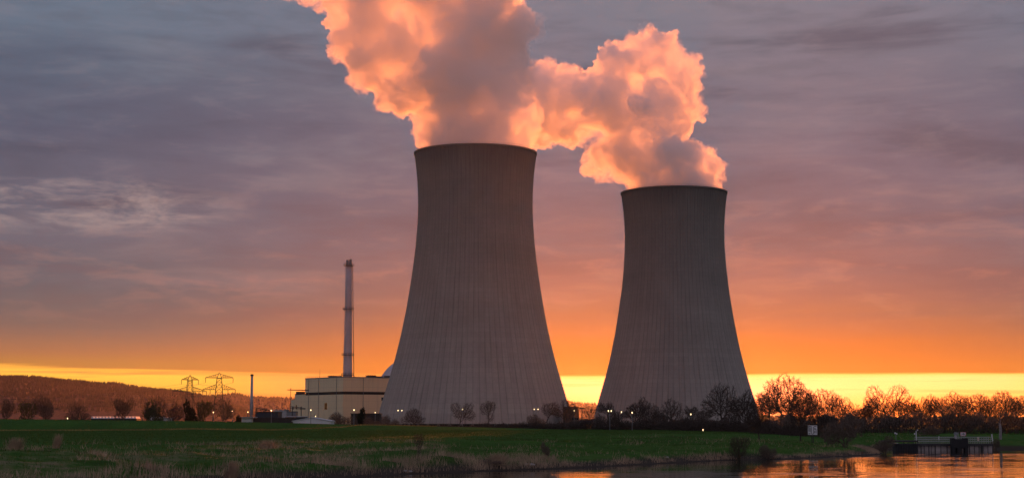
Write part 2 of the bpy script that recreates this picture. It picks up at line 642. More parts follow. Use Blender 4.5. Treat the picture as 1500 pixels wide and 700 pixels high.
STEAM_ALB, STEAM_G = 0.988, 0.58
x1 = tower_front.location.x
x2 = tower_back.location.x
steam_plume('tall steam plume leaning left out of the larger nearer cooling tower', TOWER_Y1, 149.8, x1, [
    (640, 178, 42, 0), (700, 170, 60, 0), (752, 175, 38, 0), (600, 130, 48, 4), (665, 110, 70, 0), (735, 110, 52, -4),
    (545, 92, 46, 8), (600, 60, 66, 6), (680, 40, 78, 2), (748, 45, 42, 0), (520, 62, 36, 12), (555, 10, 60, 12),
    (640, -20, 80, 8), (720, -30, 66, 4), (505, -22, 46, 18), (455, -28, 34, 20), (600, -90, 90, 12), (700, -100, 80, 8),
    (430, -6, 14, 24), (463, 6, 17, 20), (442, 4, 11, 22), (424, -2, 9, 24), (497, 36, 25, 14)], 5.0, 0.125)
steam_plume('billowing steam plume drifting left out of the smaller farther cooling tower', TOWER_Y2, 152.0, x2, [
    (978, 244, 54, 0), (1030, 250, 24, -4), (1046, 238, 13, -4), (940, 230, 55, 4), (900, 227, 42, 8), (955, 165, 60, 0), (985, 184, 28, 0),
    (1000, 108, 38, 2), (1012, 150, 22, -2), (958, 78, 42, 2), (905, 96, 38, 6), (885, 150, 56, 8), (830, 140, 50, 14), (830, 185, 38, 14),
    (790, 130, 40, 22), (785, 185, 34, 22), (745, 150, 44, 30), (872, 240, 20, 8)], 17.0, 0.165)
# ------------------------------------------------------------------ ground, river, hills
BANK = np.array([(-420, -260), (-160, 10), (-80, 84), (-40, 125), (-17.4, 146), (-9.5, 160), (-1.4, 171), (3.7, 176), (12.5, 190),
                 (21.6, 207), (28.8, 217), (36.7, 223), (46, 237), (52, 247), (57, 256), (60, 268), (60.5, 288), (66, 303), (86, 303),
                 (91, 309), (104, 308), (135, 303), (240, 290), (900, 250)], dtype=float)


def bank_distance(x, y):
    """signed distance to the water's edge, positive on land (far/left side)"""
    x = np.asarray(x, dtype=float)
    y = np.asarray(y, dtype=float)
    best = np.full(x.shape, 1e9)
    sign = np.ones(x.shape)
    for (ax, ay), (bx, by) in zip(BANK[:-1], BANK[1:]):
        dx, dy = bx - ax, by - ay
        L = dx * dx + dy * dy
        t = np.clip(((x - ax) * dx + (y - ay) * dy) / L, 0, 1)
        d = np.hypot(x - ax - t * dx, y - ay - t * dy)
        cr = dx * (y - ay) - dy * (x - ax)
        upd = d < best - 1e-9
        best = np.where(upd, d, best)
        sign = np.where(upd, np.where(cr > 0, 1.0, -1.0), sign)
    return best * sign


_rs = np.random.RandomState(5)
_WAVES = [(_rs.uniform(0, 6.28), _rs.uniform(0, 6.28), w) for w in (3.1, 4.7, 6.6, 9.5, 14.0, 21.0, 33.0, 50.0) for _ in range(3)]


def lumps(x, y):
    s = 0.0
    for a, ph, w in _WAVES:
        s = s + (w ** 0.45) * np.sin((x * np.cos(a) + y * np.sin(a)) * 2 * np.pi / w + ph + 0.7 * np.sin((x * np.sin(a) - y * np.cos(a)) * 2 * np.pi / (w * 1.7)))
    return s / 20.0


def sstep(v, a, b):
    t = np.clip((v - a) / (b - a), 0, 1)
    return t * t * (3 - 2 * t)


def gz(x, y):
    x = np.asarray(x, dtype=float)
    y = np.asarray(y, dtype=float)
    sd = bank_distance(x, y)
    z = np.interp(sd, [-30, -4, 0, 1.2, 3, 7, 16, 40, 80], [-2.2, -0.9, 0.03, 0.5, 0.85, 1.15, 1.6, 2.0, 2.25])
    z = z + lumps(x, y) * np.interp(sd, [0.5, 4, 12, 45, 90], [0.0, 0.45, 0.5, 0.28, 0.06])
    # flood dike on the left, fading out to the right
    px = 750 + x / np.maximum(y, 60) * F
    crest = np.interp(px, [-900, 0, 300, 430, 560, 700, 820], [6.0, 5.85, 5.15, 4.6, 3.75, 3.0, 2.2])
    yc = 560 + np.clip(px - 300, 0, 900) * 0.12
    up = sstep(y, yc - 62, yc - 12) * (1 - sstep(y, yc + 8, yc + 40))
    z = z + np.maximum(crest - z, 0) * up
    z = z - sstep(y, yc + 20, yc + 70) * 1.3 * (1 - sstep(px, 900, 1080))
    return z


def gp(px, Y):
    x = (px - 750) / F * (Y * math.cos(PITCH))
    return Vector((x, Y, float(gz(np.array([x]), np.array([float(Y)]))[0])))


def meadow_ground(N, out):
    tc = N.new('ShaderNodeTexCoord')
    n1 = N.noise(tc.outputs['Object'], 0.05, 6.0, 0.6, 0.3)
    n2 = N.noise(tc.outputs['Object'], 0.6, 5.0, 0.65)
    n3 = N.noise(tc.outputs['Object'], 0.013, 4.0, 0.5)
    m = N.math('ADD', N.math('MULTIPLY', n1, 0.55), N.math('MULTIPLY', n2, 0.45))
    col = N.ramp(m, [(0.30, (0.022, 0.040, 0.006)), (0.48, (0.030, 0.092, 0.006)), (0.62, (0.046, 0.118, 0.009)), (0.75, (0.07, 0.12, 0.022))])
    att = N.new('ShaderNodeAttribute', attribute_name='bank')
    near = N.smooth(att.outputs['Fac'], 6.0, 46.0, 1.0, 0.0)
    sx = N.new('ShaderNodeSeparateXYZ')
    N.link(tc.outputs['Object'], sx.inputs[0])
    near = N.math('MULTIPLY', near, N.smooth(sx.outputs[0], -30.0, 10.0, 1.0, 0.15))
    dry = N.math('MULTIPLY', near, N.smooth(N.math('ADD', N.math('MULTIPLY', n1, 0.6), N.math('MULTIPLY', n2, 0.4)), 0.44, 0.60))
    col = N.mix(N.math('MULTIPLY', dry, 0.8), col, (0.20, 0.145, 0.09, 1))
    mud = N.smooth(att.outputs['Fac'], 0.6, 3.0, 1.0, 0.0)
    col = N.mix(mud, col, (0.05, 0.038, 0.028, 1))
    b = N.new('ShaderNodeBsdfPrincipled')
    N.link(col, b.inputs['Base Color'])
    b.inputs['Roughness'].default_value = 1.0
    b.inputs['Specular IOR Level'].default_value = 0.1
    bump = N.new('ShaderNodeBump')
    bump.inputs['Strength'].default_value = 0.6
    bump.inputs['Distance'].default_value = 0.3
    N.link(n2, bump.inputs['Height'])
    N.link(bump.outputs[0], b.inputs['Normal'])
    N.link(b.outputs[0], out.inputs[0])


def grid_mesh(name, X, Y, Z):
    h, w = X.shape
    v = np.stack([X, Y, Z], -1).reshape(-1, 3)
    i = np.arange(h - 1)[:, None] * w + np.arange(w - 1)[None, :]
    f = np.stack([i, i + 1, i + w + 1, i + w], -1).reshape(-1, 4)
    me = bpy.data.meshes.new(name)
    me.vertices.add(len(v))
    me.vertices.foreach_set('co', v.ravel())
    me.loops.add(len(f) * 4)
    me.loops.foreach_set('vertex_index', f.ravel().astype(np.int32))
    me.polygons.add(len(f))
    me.polygons.foreach_set('loop_start', np.arange(0, len(f) * 4, 4, dtype=np.int32))
    me.polygons.foreach_set('use_smooth', np.ones(len(f), dtype=bool))
    me.update(calc_edges=True)
    me.validate()
    return me


yr = np.concatenate([np.linspace(15, 95, 30)[:-1], np.arange(95, 335, 1.0), np.linspace(335, 700, 130)[1:], np.geomspace(700, 9500, 60)[1:]])
ur = np.linspace(-0.8, 0.8, 460)
GX = ur[None, :] * (yr[:, None] + 150)
GY = np.repeat(yr[:, None], len(ur), 1)
GZ = gz(GX, GY)
gm = grid_mesh('ground', GX, GY, GZ)
at = gm.attributes.new('bank', 'FLOAT', 'POINT')
at.data.foreach_set('value', bank_distance(GX, GY).ravel())
gm.materials.append(mat('meadow_ground', meadow_ground))
tag(link('ground', gm), kind='structure')


def river_water(N, out):
    b = N.new('ShaderNodeBsdfPrincipled')
    b.inputs['Base Color'].default_value = (0.018, 0.016, 0.013, 1)
    b.inputs['Roughness'].default_value = 0.03
    b.inputs['IOR'].default_value = 1.45
    N.link(b.outputs[0], out.inputs[0])


def axis(lo, fine_lo, fine_hi, hi, step):
    return np.concatenate([np.linspace(lo, fine_lo, 14)[:-1], np.arange(fine_lo, fine_hi, step), np.linspace(fine_hi, hi, 14)])


wy = axis(-400, 122, 315, 430, 0.28)
wx = axis(-700, -42, 118, 1200, 0.36)
WX, WY = np.meshgrid(wx, wy)
wr = np.random.RandomState(3)
WZ = np.zeros_like(WX)
for _ in range(46):
    lam = math.exp(wr.uniform(math.log(0.9), math.log(7.0)))
    a = wr.normal(math.pi / 2 + 0.1, 0.17)
    slope = 0.0048 * (lam / 2.0) ** 0.1
    amp = slope * lam / (2 * math.pi)
    ph = wr.uniform(0, 6.28)
    env = 0.55 + 0.45 * np.sin((WX * math.cos(a + 1.3) * 0.5 + WY * math.sin(a + 1.3)) * 2 * math.pi / (lam * wr.uniform(5, 9)) + wr.uniform(0, 6.28))
    WZ += amp * env * np.sin((WX * math.cos(a) + WY * math.sin(a)) * 2 * math.pi / lam + ph)
gust = 0.62 + 0.38 * np.sin(WY * 0.16 + 1.7 * np.sin(WX * 0.03) + 0.5) * np.sin(WX * 0.045 + WY * 0.07 + 2.0)
WZ *= gust * ((WX > -42) & (WX < 118) & (WY > 122) & (WY < 315))
wmesh = grid_mesh('river_water', WX, WY, WZ)
wmesh.materials.append(mat('river_water', river_water))
tag(link('river_water', wmesh), kind='structure')


def hill_forest(N, out):
    tc = N.new('ShaderNodeTexCoord')
    n1 = N.noise(tc.outputs['Object'], 0.006, 5.0, 0.6, 0.2)
    n2 = N.noise(tc.outputs['Object'], 0.05, 3.0, 0.6)
    col = N.ramp(N.math('ADD', N.math('MULTIPLY', n1, 0.6), N.math('MULTIPLY', n2, 0.4)), [
        (0.35, (0.085, 0.040, 0.034)), (0.55, (0.155, 0.068, 0.054)), (0.7, (0.20, 0.10, 0.075))])
    b = N.new('ShaderNodeBsdfPrincipled')
    N.link(col, b.inputs['Base Color'])
    b.inputs['Roughness'].default_value = 1.0
    b.inputs['Specular IOR Level'].default_value = 0.0
    N.link(b.outputs[0], out.inputs[0])


def make_hill(name, Yc, pts, depth, seed, amp):
    """pts: (px, py) of the crest as photographed; the hill rises from the plain to that crest and falls away behind"""
    pxs = [p[0] for p in pts]
    xs = np.linspace(min(pxs), max(pxs), 260)
    crest_py = np.interp(xs, pxs, [p[1] for p in pts])
    X0 = (xs - 750) / F * Yc * math.cos(PITCH)
    zc = np.array([P(a, b, Yc).z for a, b in zip(xs, crest_py)])
    ts = np.linspace(-1, 1, 61)
    X = np.repeat(X0[None, :], len(ts), 0) * (1 + ts[:, None] * depth / Yc)
    Y = np.repeat((Yc + ts * depth)[:, None], len(xs), 1)
    prof = np.cos(ts * np.pi / 2)[:, None] ** 1.15
    edge = np.minimum(1, np.minimum(np.arange(260), np.arange(260)[::-1]) / 14.0)[None, :]
    nz = np.array([[mn.fractal(Vector((X[i, j] / 420 + seed, Y[i, j] / 420, seed)), 1.0, 2.0, 4) for j in range(260)] for i in range(61)])
    Z = -4 + (zc[None, :] + 4) * prof * edge + nz * amp * np.sin(np.clip(prof, 0, 1) * np.pi) * edge
    me = grid_mesh(name, X, Y, Z)
    me.materials.append(mat('hill_forest', hill_forest))
    tag(link(name, me), kind='structure')
    return X, Y, Z


H1 = make_hill('near_hill', 7200, [(-700, 563.5), (-350, 548.5), (-60, 555.5), (0, 554.5), (45, 554.5), (80, 558.5), (120, 561.5), (150, 565), (165, 563.5),
                                   (200, 570.5), (235, 573.5), (262, 576), (300, 583), (350, 598.5), (420, 612)], 1700, 3.3, 30)
H2 = make_hill('far_hill', 8700, [(120, 612), (180, 588.5), (240, 572.5), (262, 573.5), (290, 580.5), (318, 580.5), (345, 577), (362, 581.5), (395, 583.5), (450, 583.5),
                                  (560, 585.5), (700, 585.5), (826, 588.5), (850, 591.5), (872, 592.5), (950, 597.5), (1060, 605), (1150, 612), (1500, 613), (1900, 613)], 1000, 7.7, 22)


def tri_cloud(name, base, h, w, lean, material, kind='stuff', rs=None, cross=False):
    """many pointed blades / spikes in one mesh"""
    n = len(base)
    a = rs.uniform(0, 2 * np.pi, n)
    d = np.stack([np.cos(a), np.sin(a), np.zeros(n)], 1)
    l = rs.uniform(0, 2 * np.pi, n)
    off = np.stack([np.cos(l), np.sin(l), np.zeros(n)], 1) * (lean * h)[:, None]
    tip = base + off + np.stack([np.zeros(n), np.zeros(n), h], 1)
    V = [base - d * (w / 2)[:, None], base + d * (w / 2)[:, None], tip]
    k = 3
    if cross:
        e = np.stack([-d[:, 1], d[:, 0], d[:, 2]], 1)
        V += [base - e * (w / 2)[:, None], base + e * (w / 2)[:, None], tip]
        k = 6
    v = np.stack(V, 1).reshape(-1, 3)
    m = len(v) // 3
    me = bpy.data.meshes.new(name)
    me.vertices.add(len(v))
    me.vertices.foreach_set('co', v.ravel())
    me.loops.add(m * 3)
    me.loops.foreach_set('vertex_index', np.arange(m * 3, dtype=np.int32))
    me.polygons.add(m)
    me.polygons.foreach_set('loop_start', np.arange(0, m * 3, 3, dtype=np.int32))
    me.update(calc_edges=True)
    me.materials.append(material)
    return tag(link(name, me), kind=kind)


def hill_wood(name, H, count, seed, material, hmin, hmax):
    X, Y, Z = H
    rs = np.random.RandomState(seed)
    r = rs.uniform(6, 33.5, count)                 # camera side up to just past the crest
    c = rs.uniform(3, 256, count)
    i, j = r.astype(int), c.astype(int)
    fr, fc = r - i, c - j
    def it(A):
        return (A[i, j] * (1 - fr) * (1 - fc) + A[i + 1, j] * fr * (1 - fc) + A[i, j + 1] * (1 - fr) * fc + A[i + 1, j + 1] * fr * fc)
    b = np.stack([it(X), it(Y), it(Z) - 2], 1)
    keep = b[:, 2] > 4
    b = b[keep]
    n = len(b)
    h = rs.uniform(hmin, hmax, n)
    tri_cloud(name, b, h, h * rs.uniform(0.35, 0.8, n), np.full(n, 0.04), material, rs=rs, cross=True)


tree_far = mat('far_tree', color=(0.105, 0.052, 0.042), rough=1.0, var=0.35, scale=0.01)
hill_wood('far_woodland', H1, 16000, 11, tree_far, 11, 22)
hill_wood('far_woodland', H2, 11000, 12, tree_far, 10, 18)

# ------------------------------------------------------------------ grasses of the bank and the meadow
rs = np.random.RandomState(21)


def scatter(n, sd_lo, sd_hi, ymax, rs, xmin=-150, xmax=420, ymin=85):
    x = rs.uniform(xmin, xmax, n * 3)
    y = rs.uniform(ymin, ymax, n * 3)
    d = bank_distance(x, y)
    vis = (np.abs(x) < 0.36 * (y + 25)) & (d > sd_lo) & (d < sd_hi)
    x, y = x[vis], y[vis]
    return np.stack([x, y, gz(x, y) - 0.02], 1), d[vis]


def patch(b, s):
    return np.array([mn.fractal(Vector((p[0] * s, p[1] * s, 0.4)), 1.0, 2.0, 3) for p in b])


dry = mat('dry_grass', color=(0.42, 0.30, 0.19), rough=1.0, var=0.45, scale=0.5)
reedm = mat('dead_reed', color=(0.42, 0.30, 0.20), rough=1.0, var=0.5, scale=0.6)
green = mat('green_grass', color=(0.052, 0.112, 0.012), rough=0.9, var=0.4, scale=0.4)

def scatter_bank(n, lo, hi, rs, power=1.0):
    """points on the land side of the water's edge"""
    A, B = BANK[1:19], BANK[2:20]
    L = np.hypot(*(B - A).T)
    i = rs.choice(len(A), n, p=L / L.sum())
    t = rs.uniform(0, 1, (n, 1))
    D = (B - A) / L[:, None]
    nrm = np.stack([-D[:, 1], D[:, 0]], 1)
    s = lo + (hi - lo) * rs.uniform(0, 1, (n, 1)) ** power
    q = A[i] + (B - A)[i] * t + nrm[i] * s
    x, y = q[:, 0], q[:, 1]
    d = bank_distance(x, y)
    k = (d > lo * 0.9) & (np.abs(x) < 0.37 * (y + 25))
    x, y = x[k], y[k]
    return np.stack([x, y, gz(x, y) - 0.02], 1), d[k]


b, d = scatter_bank(70000, 0.15, 5.5, rs, 1.3)
p = patch(b, 0.2)
k = rs.uniform(0, 1, len(b)) < np.clip(0.62 + p * 1.2, 0.12, 1) * np.where(b[:, 0] > 5, np.interp(d, [1.2, 2.6], [1, 0.05]), 1)
b, p = b[k], p[k]
tri_cloud('dead_reeds', b, rs.uniform(0.3, 0.85, len(b)) * (1 + 0.7 * np.clip(p, -0.4, 0.8)) * np.interp(b[:, 0], [-5, 10], [1, 0.6]), rs.uniform(0.025, 0.055, len(b)), rs.uniform(0, 0.5, len(b)), reedm, rs=rs)
b, d = scatter_bank(230000, 5, 62, rs, 1.25)
p = patch(b, 0.07)
q = patch(b, 0.28)
k = rs.uniform(0, 1, len(b)) < np.clip((p * 1.9 + q * 1.1 - 0.05) * np.interp(d, [5, 25, 62], [1.5, 1.1, 0.0]) + np.interp(d, [5, 14, 62], [0.25, 0.08, 0.02]), 0.0, 0.9) * np.interp(b[:, 0], [-30, 10], [1.0, 0.12])
bd, qd = b[k], q[k]
tri_cloud('dry_grass', bd, rs.uniform(0.15, 0.5, len(bd)) * (1 + np.clip(qd, 0, 1) * 1.2), rs.uniform(0.03, 0.075, len(bd)), rs.uniform(0.1, 1.2, len(bd)), dry, rs=rs)
k = ~k & (rs.uniform(0, 1, len(b)) < 0.5)
bg = b[k]
tri_cloud('meadow_grass', bg, rs.uniform(0.12, 0.36, len(bg)), rs.uniform(0.03, 0.07, len(bg)), rs.uniform(0.1, 0.7, len(bg)), green, rs=rs)
b, d = scatter(160000, 55, 900, 560, rs, xmin=-220, xmax=230)
tri_cloud('meadow_grass', b, rs.uniform(0.12, 0.32, len(b)), rs.uniform(0.06, 0.14, len(b)), rs.uniform(0.1, 0.7, len(b)), green, rs=rs)

# pale verge of tall dry grass along the foot of the dike
pp = []
for px in np.linspace(-160, 640, 5200):
    Y = np.interp(px, [-160, 0, 200, 400, 500, 560, 640], [497, 500, 505, 516, 545, 590, 598]) + rs.normal(0, 0.5)
    x = (px + rs.normal(0, 1.0) - 750) / F * Y
    pp.append((x, Y))
pp = np.array(pp)
gap = np.array([mn.noise(Vector((a * 0.05, 3.0, 0))) for a in pp[:, 0]])
vb = np.stack([pp[:, 0], pp[:, 1], gz(pp[:, 0], pp[:, 1])], 1)[gap > -0.8]
tri_cloud('dry_verge_grass', vb, rs.uniform(0.3, 0.62, len(vb)), rs.uniform(0.10, 0.22, len(vb)), rs.uniform(0.1, 0.6, len(vb)),
          mat('yellow_grass', color=(0.34, 0.22, 0.07), rough=1.0, var=0.35, scale=0.06), rs=rs)

# ------------------------------------------------------------------ trees
BARK = mat('bark', color=(0.070, 0.052, 0.042), rough=0.95, var=0.4, scale=2.0)
SHRUB = mat('shrub_twigs', color=(0.15, 0.108, 0.082), rough=0.95, var=0.4, scale=1.2)
TWIG = mat('twigs', color=(0.075, 0.053, 0.042), rough=0.95, var=0.4, scale=1.2)
BROWNBUD = mat('brown_buds', color=(0.075, 0.045, 0.032), rough=0.9, var=0.4, scale=1.0)
BUDS = mat('budding_leaves', color=(0.065, 0.072, 0.022), rough=0.9, var=0.4, scale=1.0)
NEEDLE = mat('dark_needles', color=(0.018, 0.026, 0.012), rough=0.9, var=0.4, scale=1.0)
WILLOW = mat('willow_shoots', color=(0.085, 0.080, 0.025), rough=0.9, var=0.4, scale=1.0)


def seg_mesh(name, P0, P1, R0, R1, material, sides=3):
    n = len(P0)
    d = P1 - P0
    d = d / np.maximum(np.linalg.norm(d, axis=1, keepdims=True), 1e-9)
    a = np.where(np.abs(d[:, 2:3]) < 0.9, np.array([[0, 0, 1.0]]), np.array([[1.0, 0, 0]]))
    u = np.cross(d, a)
    u /= np.linalg.norm(u, axis=1, keepdims=True)
    w = np.cross(d, u)
    vs = []
    for (Q, R) in ((P0, R0), (P1, R1)):
        for k in range(sides):
            t = 2 * math.pi * k / sides
            vs.append(Q + (u * math.cos(t) + w * math.sin(t)) * R[:, None])
    v = np.stack(vs, 1).reshape(-1, 3)
    base = np.arange(n)[:, None] * (2 * sides)
    fs = []
    for k in range(sides):
        k2 = (k + 1) % sides
        fs.append(np.concatenate([base + k, base + k2, base + sides + k2, base + sides + k], 1))
    f = np.stack(fs, 1).reshape(-1, 4)
    me = bpy.data.meshes.new(name)
    me.vertices.add(len(v))
    me.vertices.foreach_set('co', v.ravel())
    me.loops.add(len(f) * 4)
    me.loops.foreach_set('vertex_index', f.ravel().astype(np.int32))
    me.polygons.add(len(f))
    me.polygons.foreach_set('loop_start', np.arange(0, len(f) * 4, 4, dtype=np.int32))
    me.update(calc_edges=True)
    me.materials.append(material)
    return me


def grow(seed, lobes, trunk_h, stems=1, n_att=1100, step=0.30, kill=0.52, infl=4.0, up=0.12, spread=0.3):
    """branches reach for points spread through the crown (space colonisation), returns nodes, parents"""
    rs = np.random.RandomState(seed)
    vol = np.array([l[3] * l[3] * l[4] for l in lobes])
    att = []
    pick = rs.choice(len(lobes), n_att, p=vol / vol.sum())
    for i in pick:
        x, y, z, r, h = lobes[i]
        q = rs.normal(size=3)
        q *= rs.uniform(0.25, 1) ** (1 / 2.2) / np.linalg.norm(q)
        att.append((x + q[0] * r, y + q[1] * r, max(0.5, z + q[2] * h)))
    att = np.array(att)
    nodes, par = [], []
    for s in range(stems):
        a = rs.uniform(0, 6.28)
        lean = spread * (0 if stems == 1 else rs.uniform(0.3, 1))
        b = np.array([0.0, 0, 0]) + (np.array([math.cos(a), math.sin(a), 0]) * rs.uniform(0, 0.35) if stems > 1 else 0)
        pos, last = b, -1
        wob = np.zeros(2)
        for i in range(int(trunk_h / step) + 1):
            nodes.append(pos.copy())
            par.append(last)
            last = len(nodes) - 1
            wob = wob * 0.8 + rs.normal(0, 0.05, 2)
            pos = pos + np.array([math.cos(a) * lean + wob[0], math.sin(a) * lean + wob[1], 1.0]) * step
    N_ = np.array(nodes)
    D = np.linalg.norm(att[:, None] - N_[None], axis=2)
    ni = D.argmin(1)
    nd = D.min(1)
    alive = np.ones(len(att), bool)
    for it in range(90):
        act = alive & (nd < (infl if it > 12 else 99))
        if not act.any():
            break
        idx = np.where(act)[0]
        tot = {}
        vec = att[idx] - np.array(nodes)[ni[idx]]
        vec /= np.maximum(np.linalg.norm(vec, axis=1, keepdims=True), 1e-6)
        new = []
        order = np.argsort(ni[idx], kind='stable')
        grp, start = np.unique(ni[idx][order], return_index=True)
        for g, ch in zip(grp, np.split(vec[order], start[1:])):
            d = ch.mean(0) + np.array([0, 0, up]) + rs.normal(0, 0.16, 3)
            l = np.linalg.norm(d)
            if l < 1e-6:
                continue
            new.append((g, np.array(nodes[g]) + d / l * step))
        first = len(nodes)
        for g, q in new:
            nodes.append(q)
            par.append(int(g))
        NN = np.array(nodes[first:])
        al = np.where(alive)[0]
        D = np.linalg.norm(att[al][:, None] - NN[None], axis=2)
        m = D.min(1)
        mi = D.argmin(1) + first
        better = m < nd[al]
        nd[al[better]] = m[better]
        ni[al[better]] = mi[better]
        alive &= nd > kill
        if not alive.any():
            break
    return np.array(nodes), np.array(par), rs


def tree_meshes(kind, seed, lobes, trunk_h, twigs=3, twig_len=0.55, twig_r=0.016, leaves=0, leaf_mat=None, leaf_size=0.10, tip=0.02,
                crown_mat=None, trunk_cut=0.10, **kw):
    nodes, par, rs = grow(seed, lobes, trunk_h, **kw)
    n = len(nodes)
    acc = np.zeros(n)
    kids = np.zeros(n, int)
    for i in range(n - 1, -1, -1):
        if acc[i] == 0:
            acc[i] = tip ** 2.35
        if par[i] >= 0:
            acc[par[i]] += acc[i]
            kids[par[i]] += 1
    r = acc ** (1 / 2.35)
    r = r * (1 + 0.5 * np.exp(-nodes[:, 2] / 0.5) * (r > 0.08))
    i = np.where(par >= 0)[0]
    p0, p1, r0, r1 = nodes[par[i]], nodes[i], np.minimum(r[par[i]], r[i] * 1.5 + 0.01), r[i]
    big = r1 > trunk_cut
    trunk = seg_mesh('trunk', p0[big], p1[big], r0[big], r1[big], BARK, 6)
    # fine twigs on the thin branches
    thin = np.where(r < 0.055)[0]
    src = np.repeat(thin, twigs)
    dirs = nodes[src] - nodes[np.maximum(par[src], 0)]
    dirs /= np.maximum(np.linalg.norm(dirs, axis=1, keepdims=True), 1e-6)
    dirs = dirs * 0.7 + rs.normal(0, 0.5, (len(src), 3)) + np.array([0, 0, 0.25])
    dirs /= np.linalg.norm(dirs, axis=1, keepdims=True)
    L = rs.uniform(0.4, 1.2, len(src)) * twig_len
    t0 = nodes[src]
    t1 = t0 + dirs * L[:, None]
    P0 = np.concatenate([p0[~big], t0])
    P1 = np.concatenate([p1[~big], t1])
    R0 = np.concatenate([r0[~big], np.full(len(src), twig_r)])
    R1 = np.concatenate([r1[~big], np.full(len(src), twig_r * 0.4)])
    crown = seg_mesh('crown', P0, P1, R0, R1, crown_mat or TWIG, 3)
    leaf = None
    if leaves:
        s = rs.randint(0, len(src), leaves)
        c = t0[s] + (t1 - t0)[s] * rs.uniform(0, 1.1, (leaves, 1))
        u = rs.normal(size=(leaves, 3))
        u /= np.linalg.norm(u, axis=1, keepdims=True)
        w = np.cross(u, rs.normal(size=(leaves, 3)))
        w /= np.linalg.norm(w, axis=1, keepdims=True)
        sz = leaf_size * rs.uniform(0.5, 1.3, (leaves, 1))
        v = np.stack([c - u * sz, c + w * sz * 0.5, c + u * sz, c - w * sz * 0.5], 1).reshape(-1, 3)
        leaf = bpy.data.meshes.new('foliage')
        leaf.vertices.add(len(v))
        leaf.vertices.foreach_set('co', v.ravel())
        leaf.loops.add(len(v))
        leaf.loops.foreach_set('vertex_index', np.arange(len(v), dtype=np.int32))
        leaf.polygons.add(leaves)
        leaf.polygons.foreach_set('loop_start', np.arange(0, len(v), 4, dtype=np.int32))
        leaf.update(calc_edges=True)
        leaf.materials.append(leaf_mat or BUDS)
    allz = P1[:, 2]
    H = np.percentile(allz, 99.7)
    W = 2 * np.percentile(np.hypot(P1[:, 0], P1[:, 1]), 98)
    return dict(kind=kind, trunk=trunk, crown=crown, leaf=leaf, H=H, W=W)


def lob(rs, n, rx, z0, z1, r, h):
    return [(rs.uniform(-rx, rx), rs.uniform(-rx, rx), rs.uniform(z0, z1), r * rs.uniform(0.7, 1.2), h * rs.uniform(0.7, 1.2)) for _ in range(n)]




def dome(seed, w=1.0):
    rs = np.random.RandomState(seed)
    L = [(2.7 * w * math.cos(a) + rs.normal(0, .25), 2.7 * w * math.sin(a) + rs.normal(0, .25), 4.6 + rs.normal(0, .35), 1.8 * w, 1.7) for a in np.linspace(0, 5.5, 8)]
    L += [(1.5 * w * math.cos(a) + rs.normal(0, .3), 1.5 * w * math.sin(a) + rs.normal(0, .3), 6.8 + rs.normal(0, .4), 1.7 * w, 1.6) for a in np.linspace(0.4, 5.4, 5)]
    return L + [(rs.normal(0, .3), rs.normal(0, .3), 7.9, 1.5 * w, 1.5)]


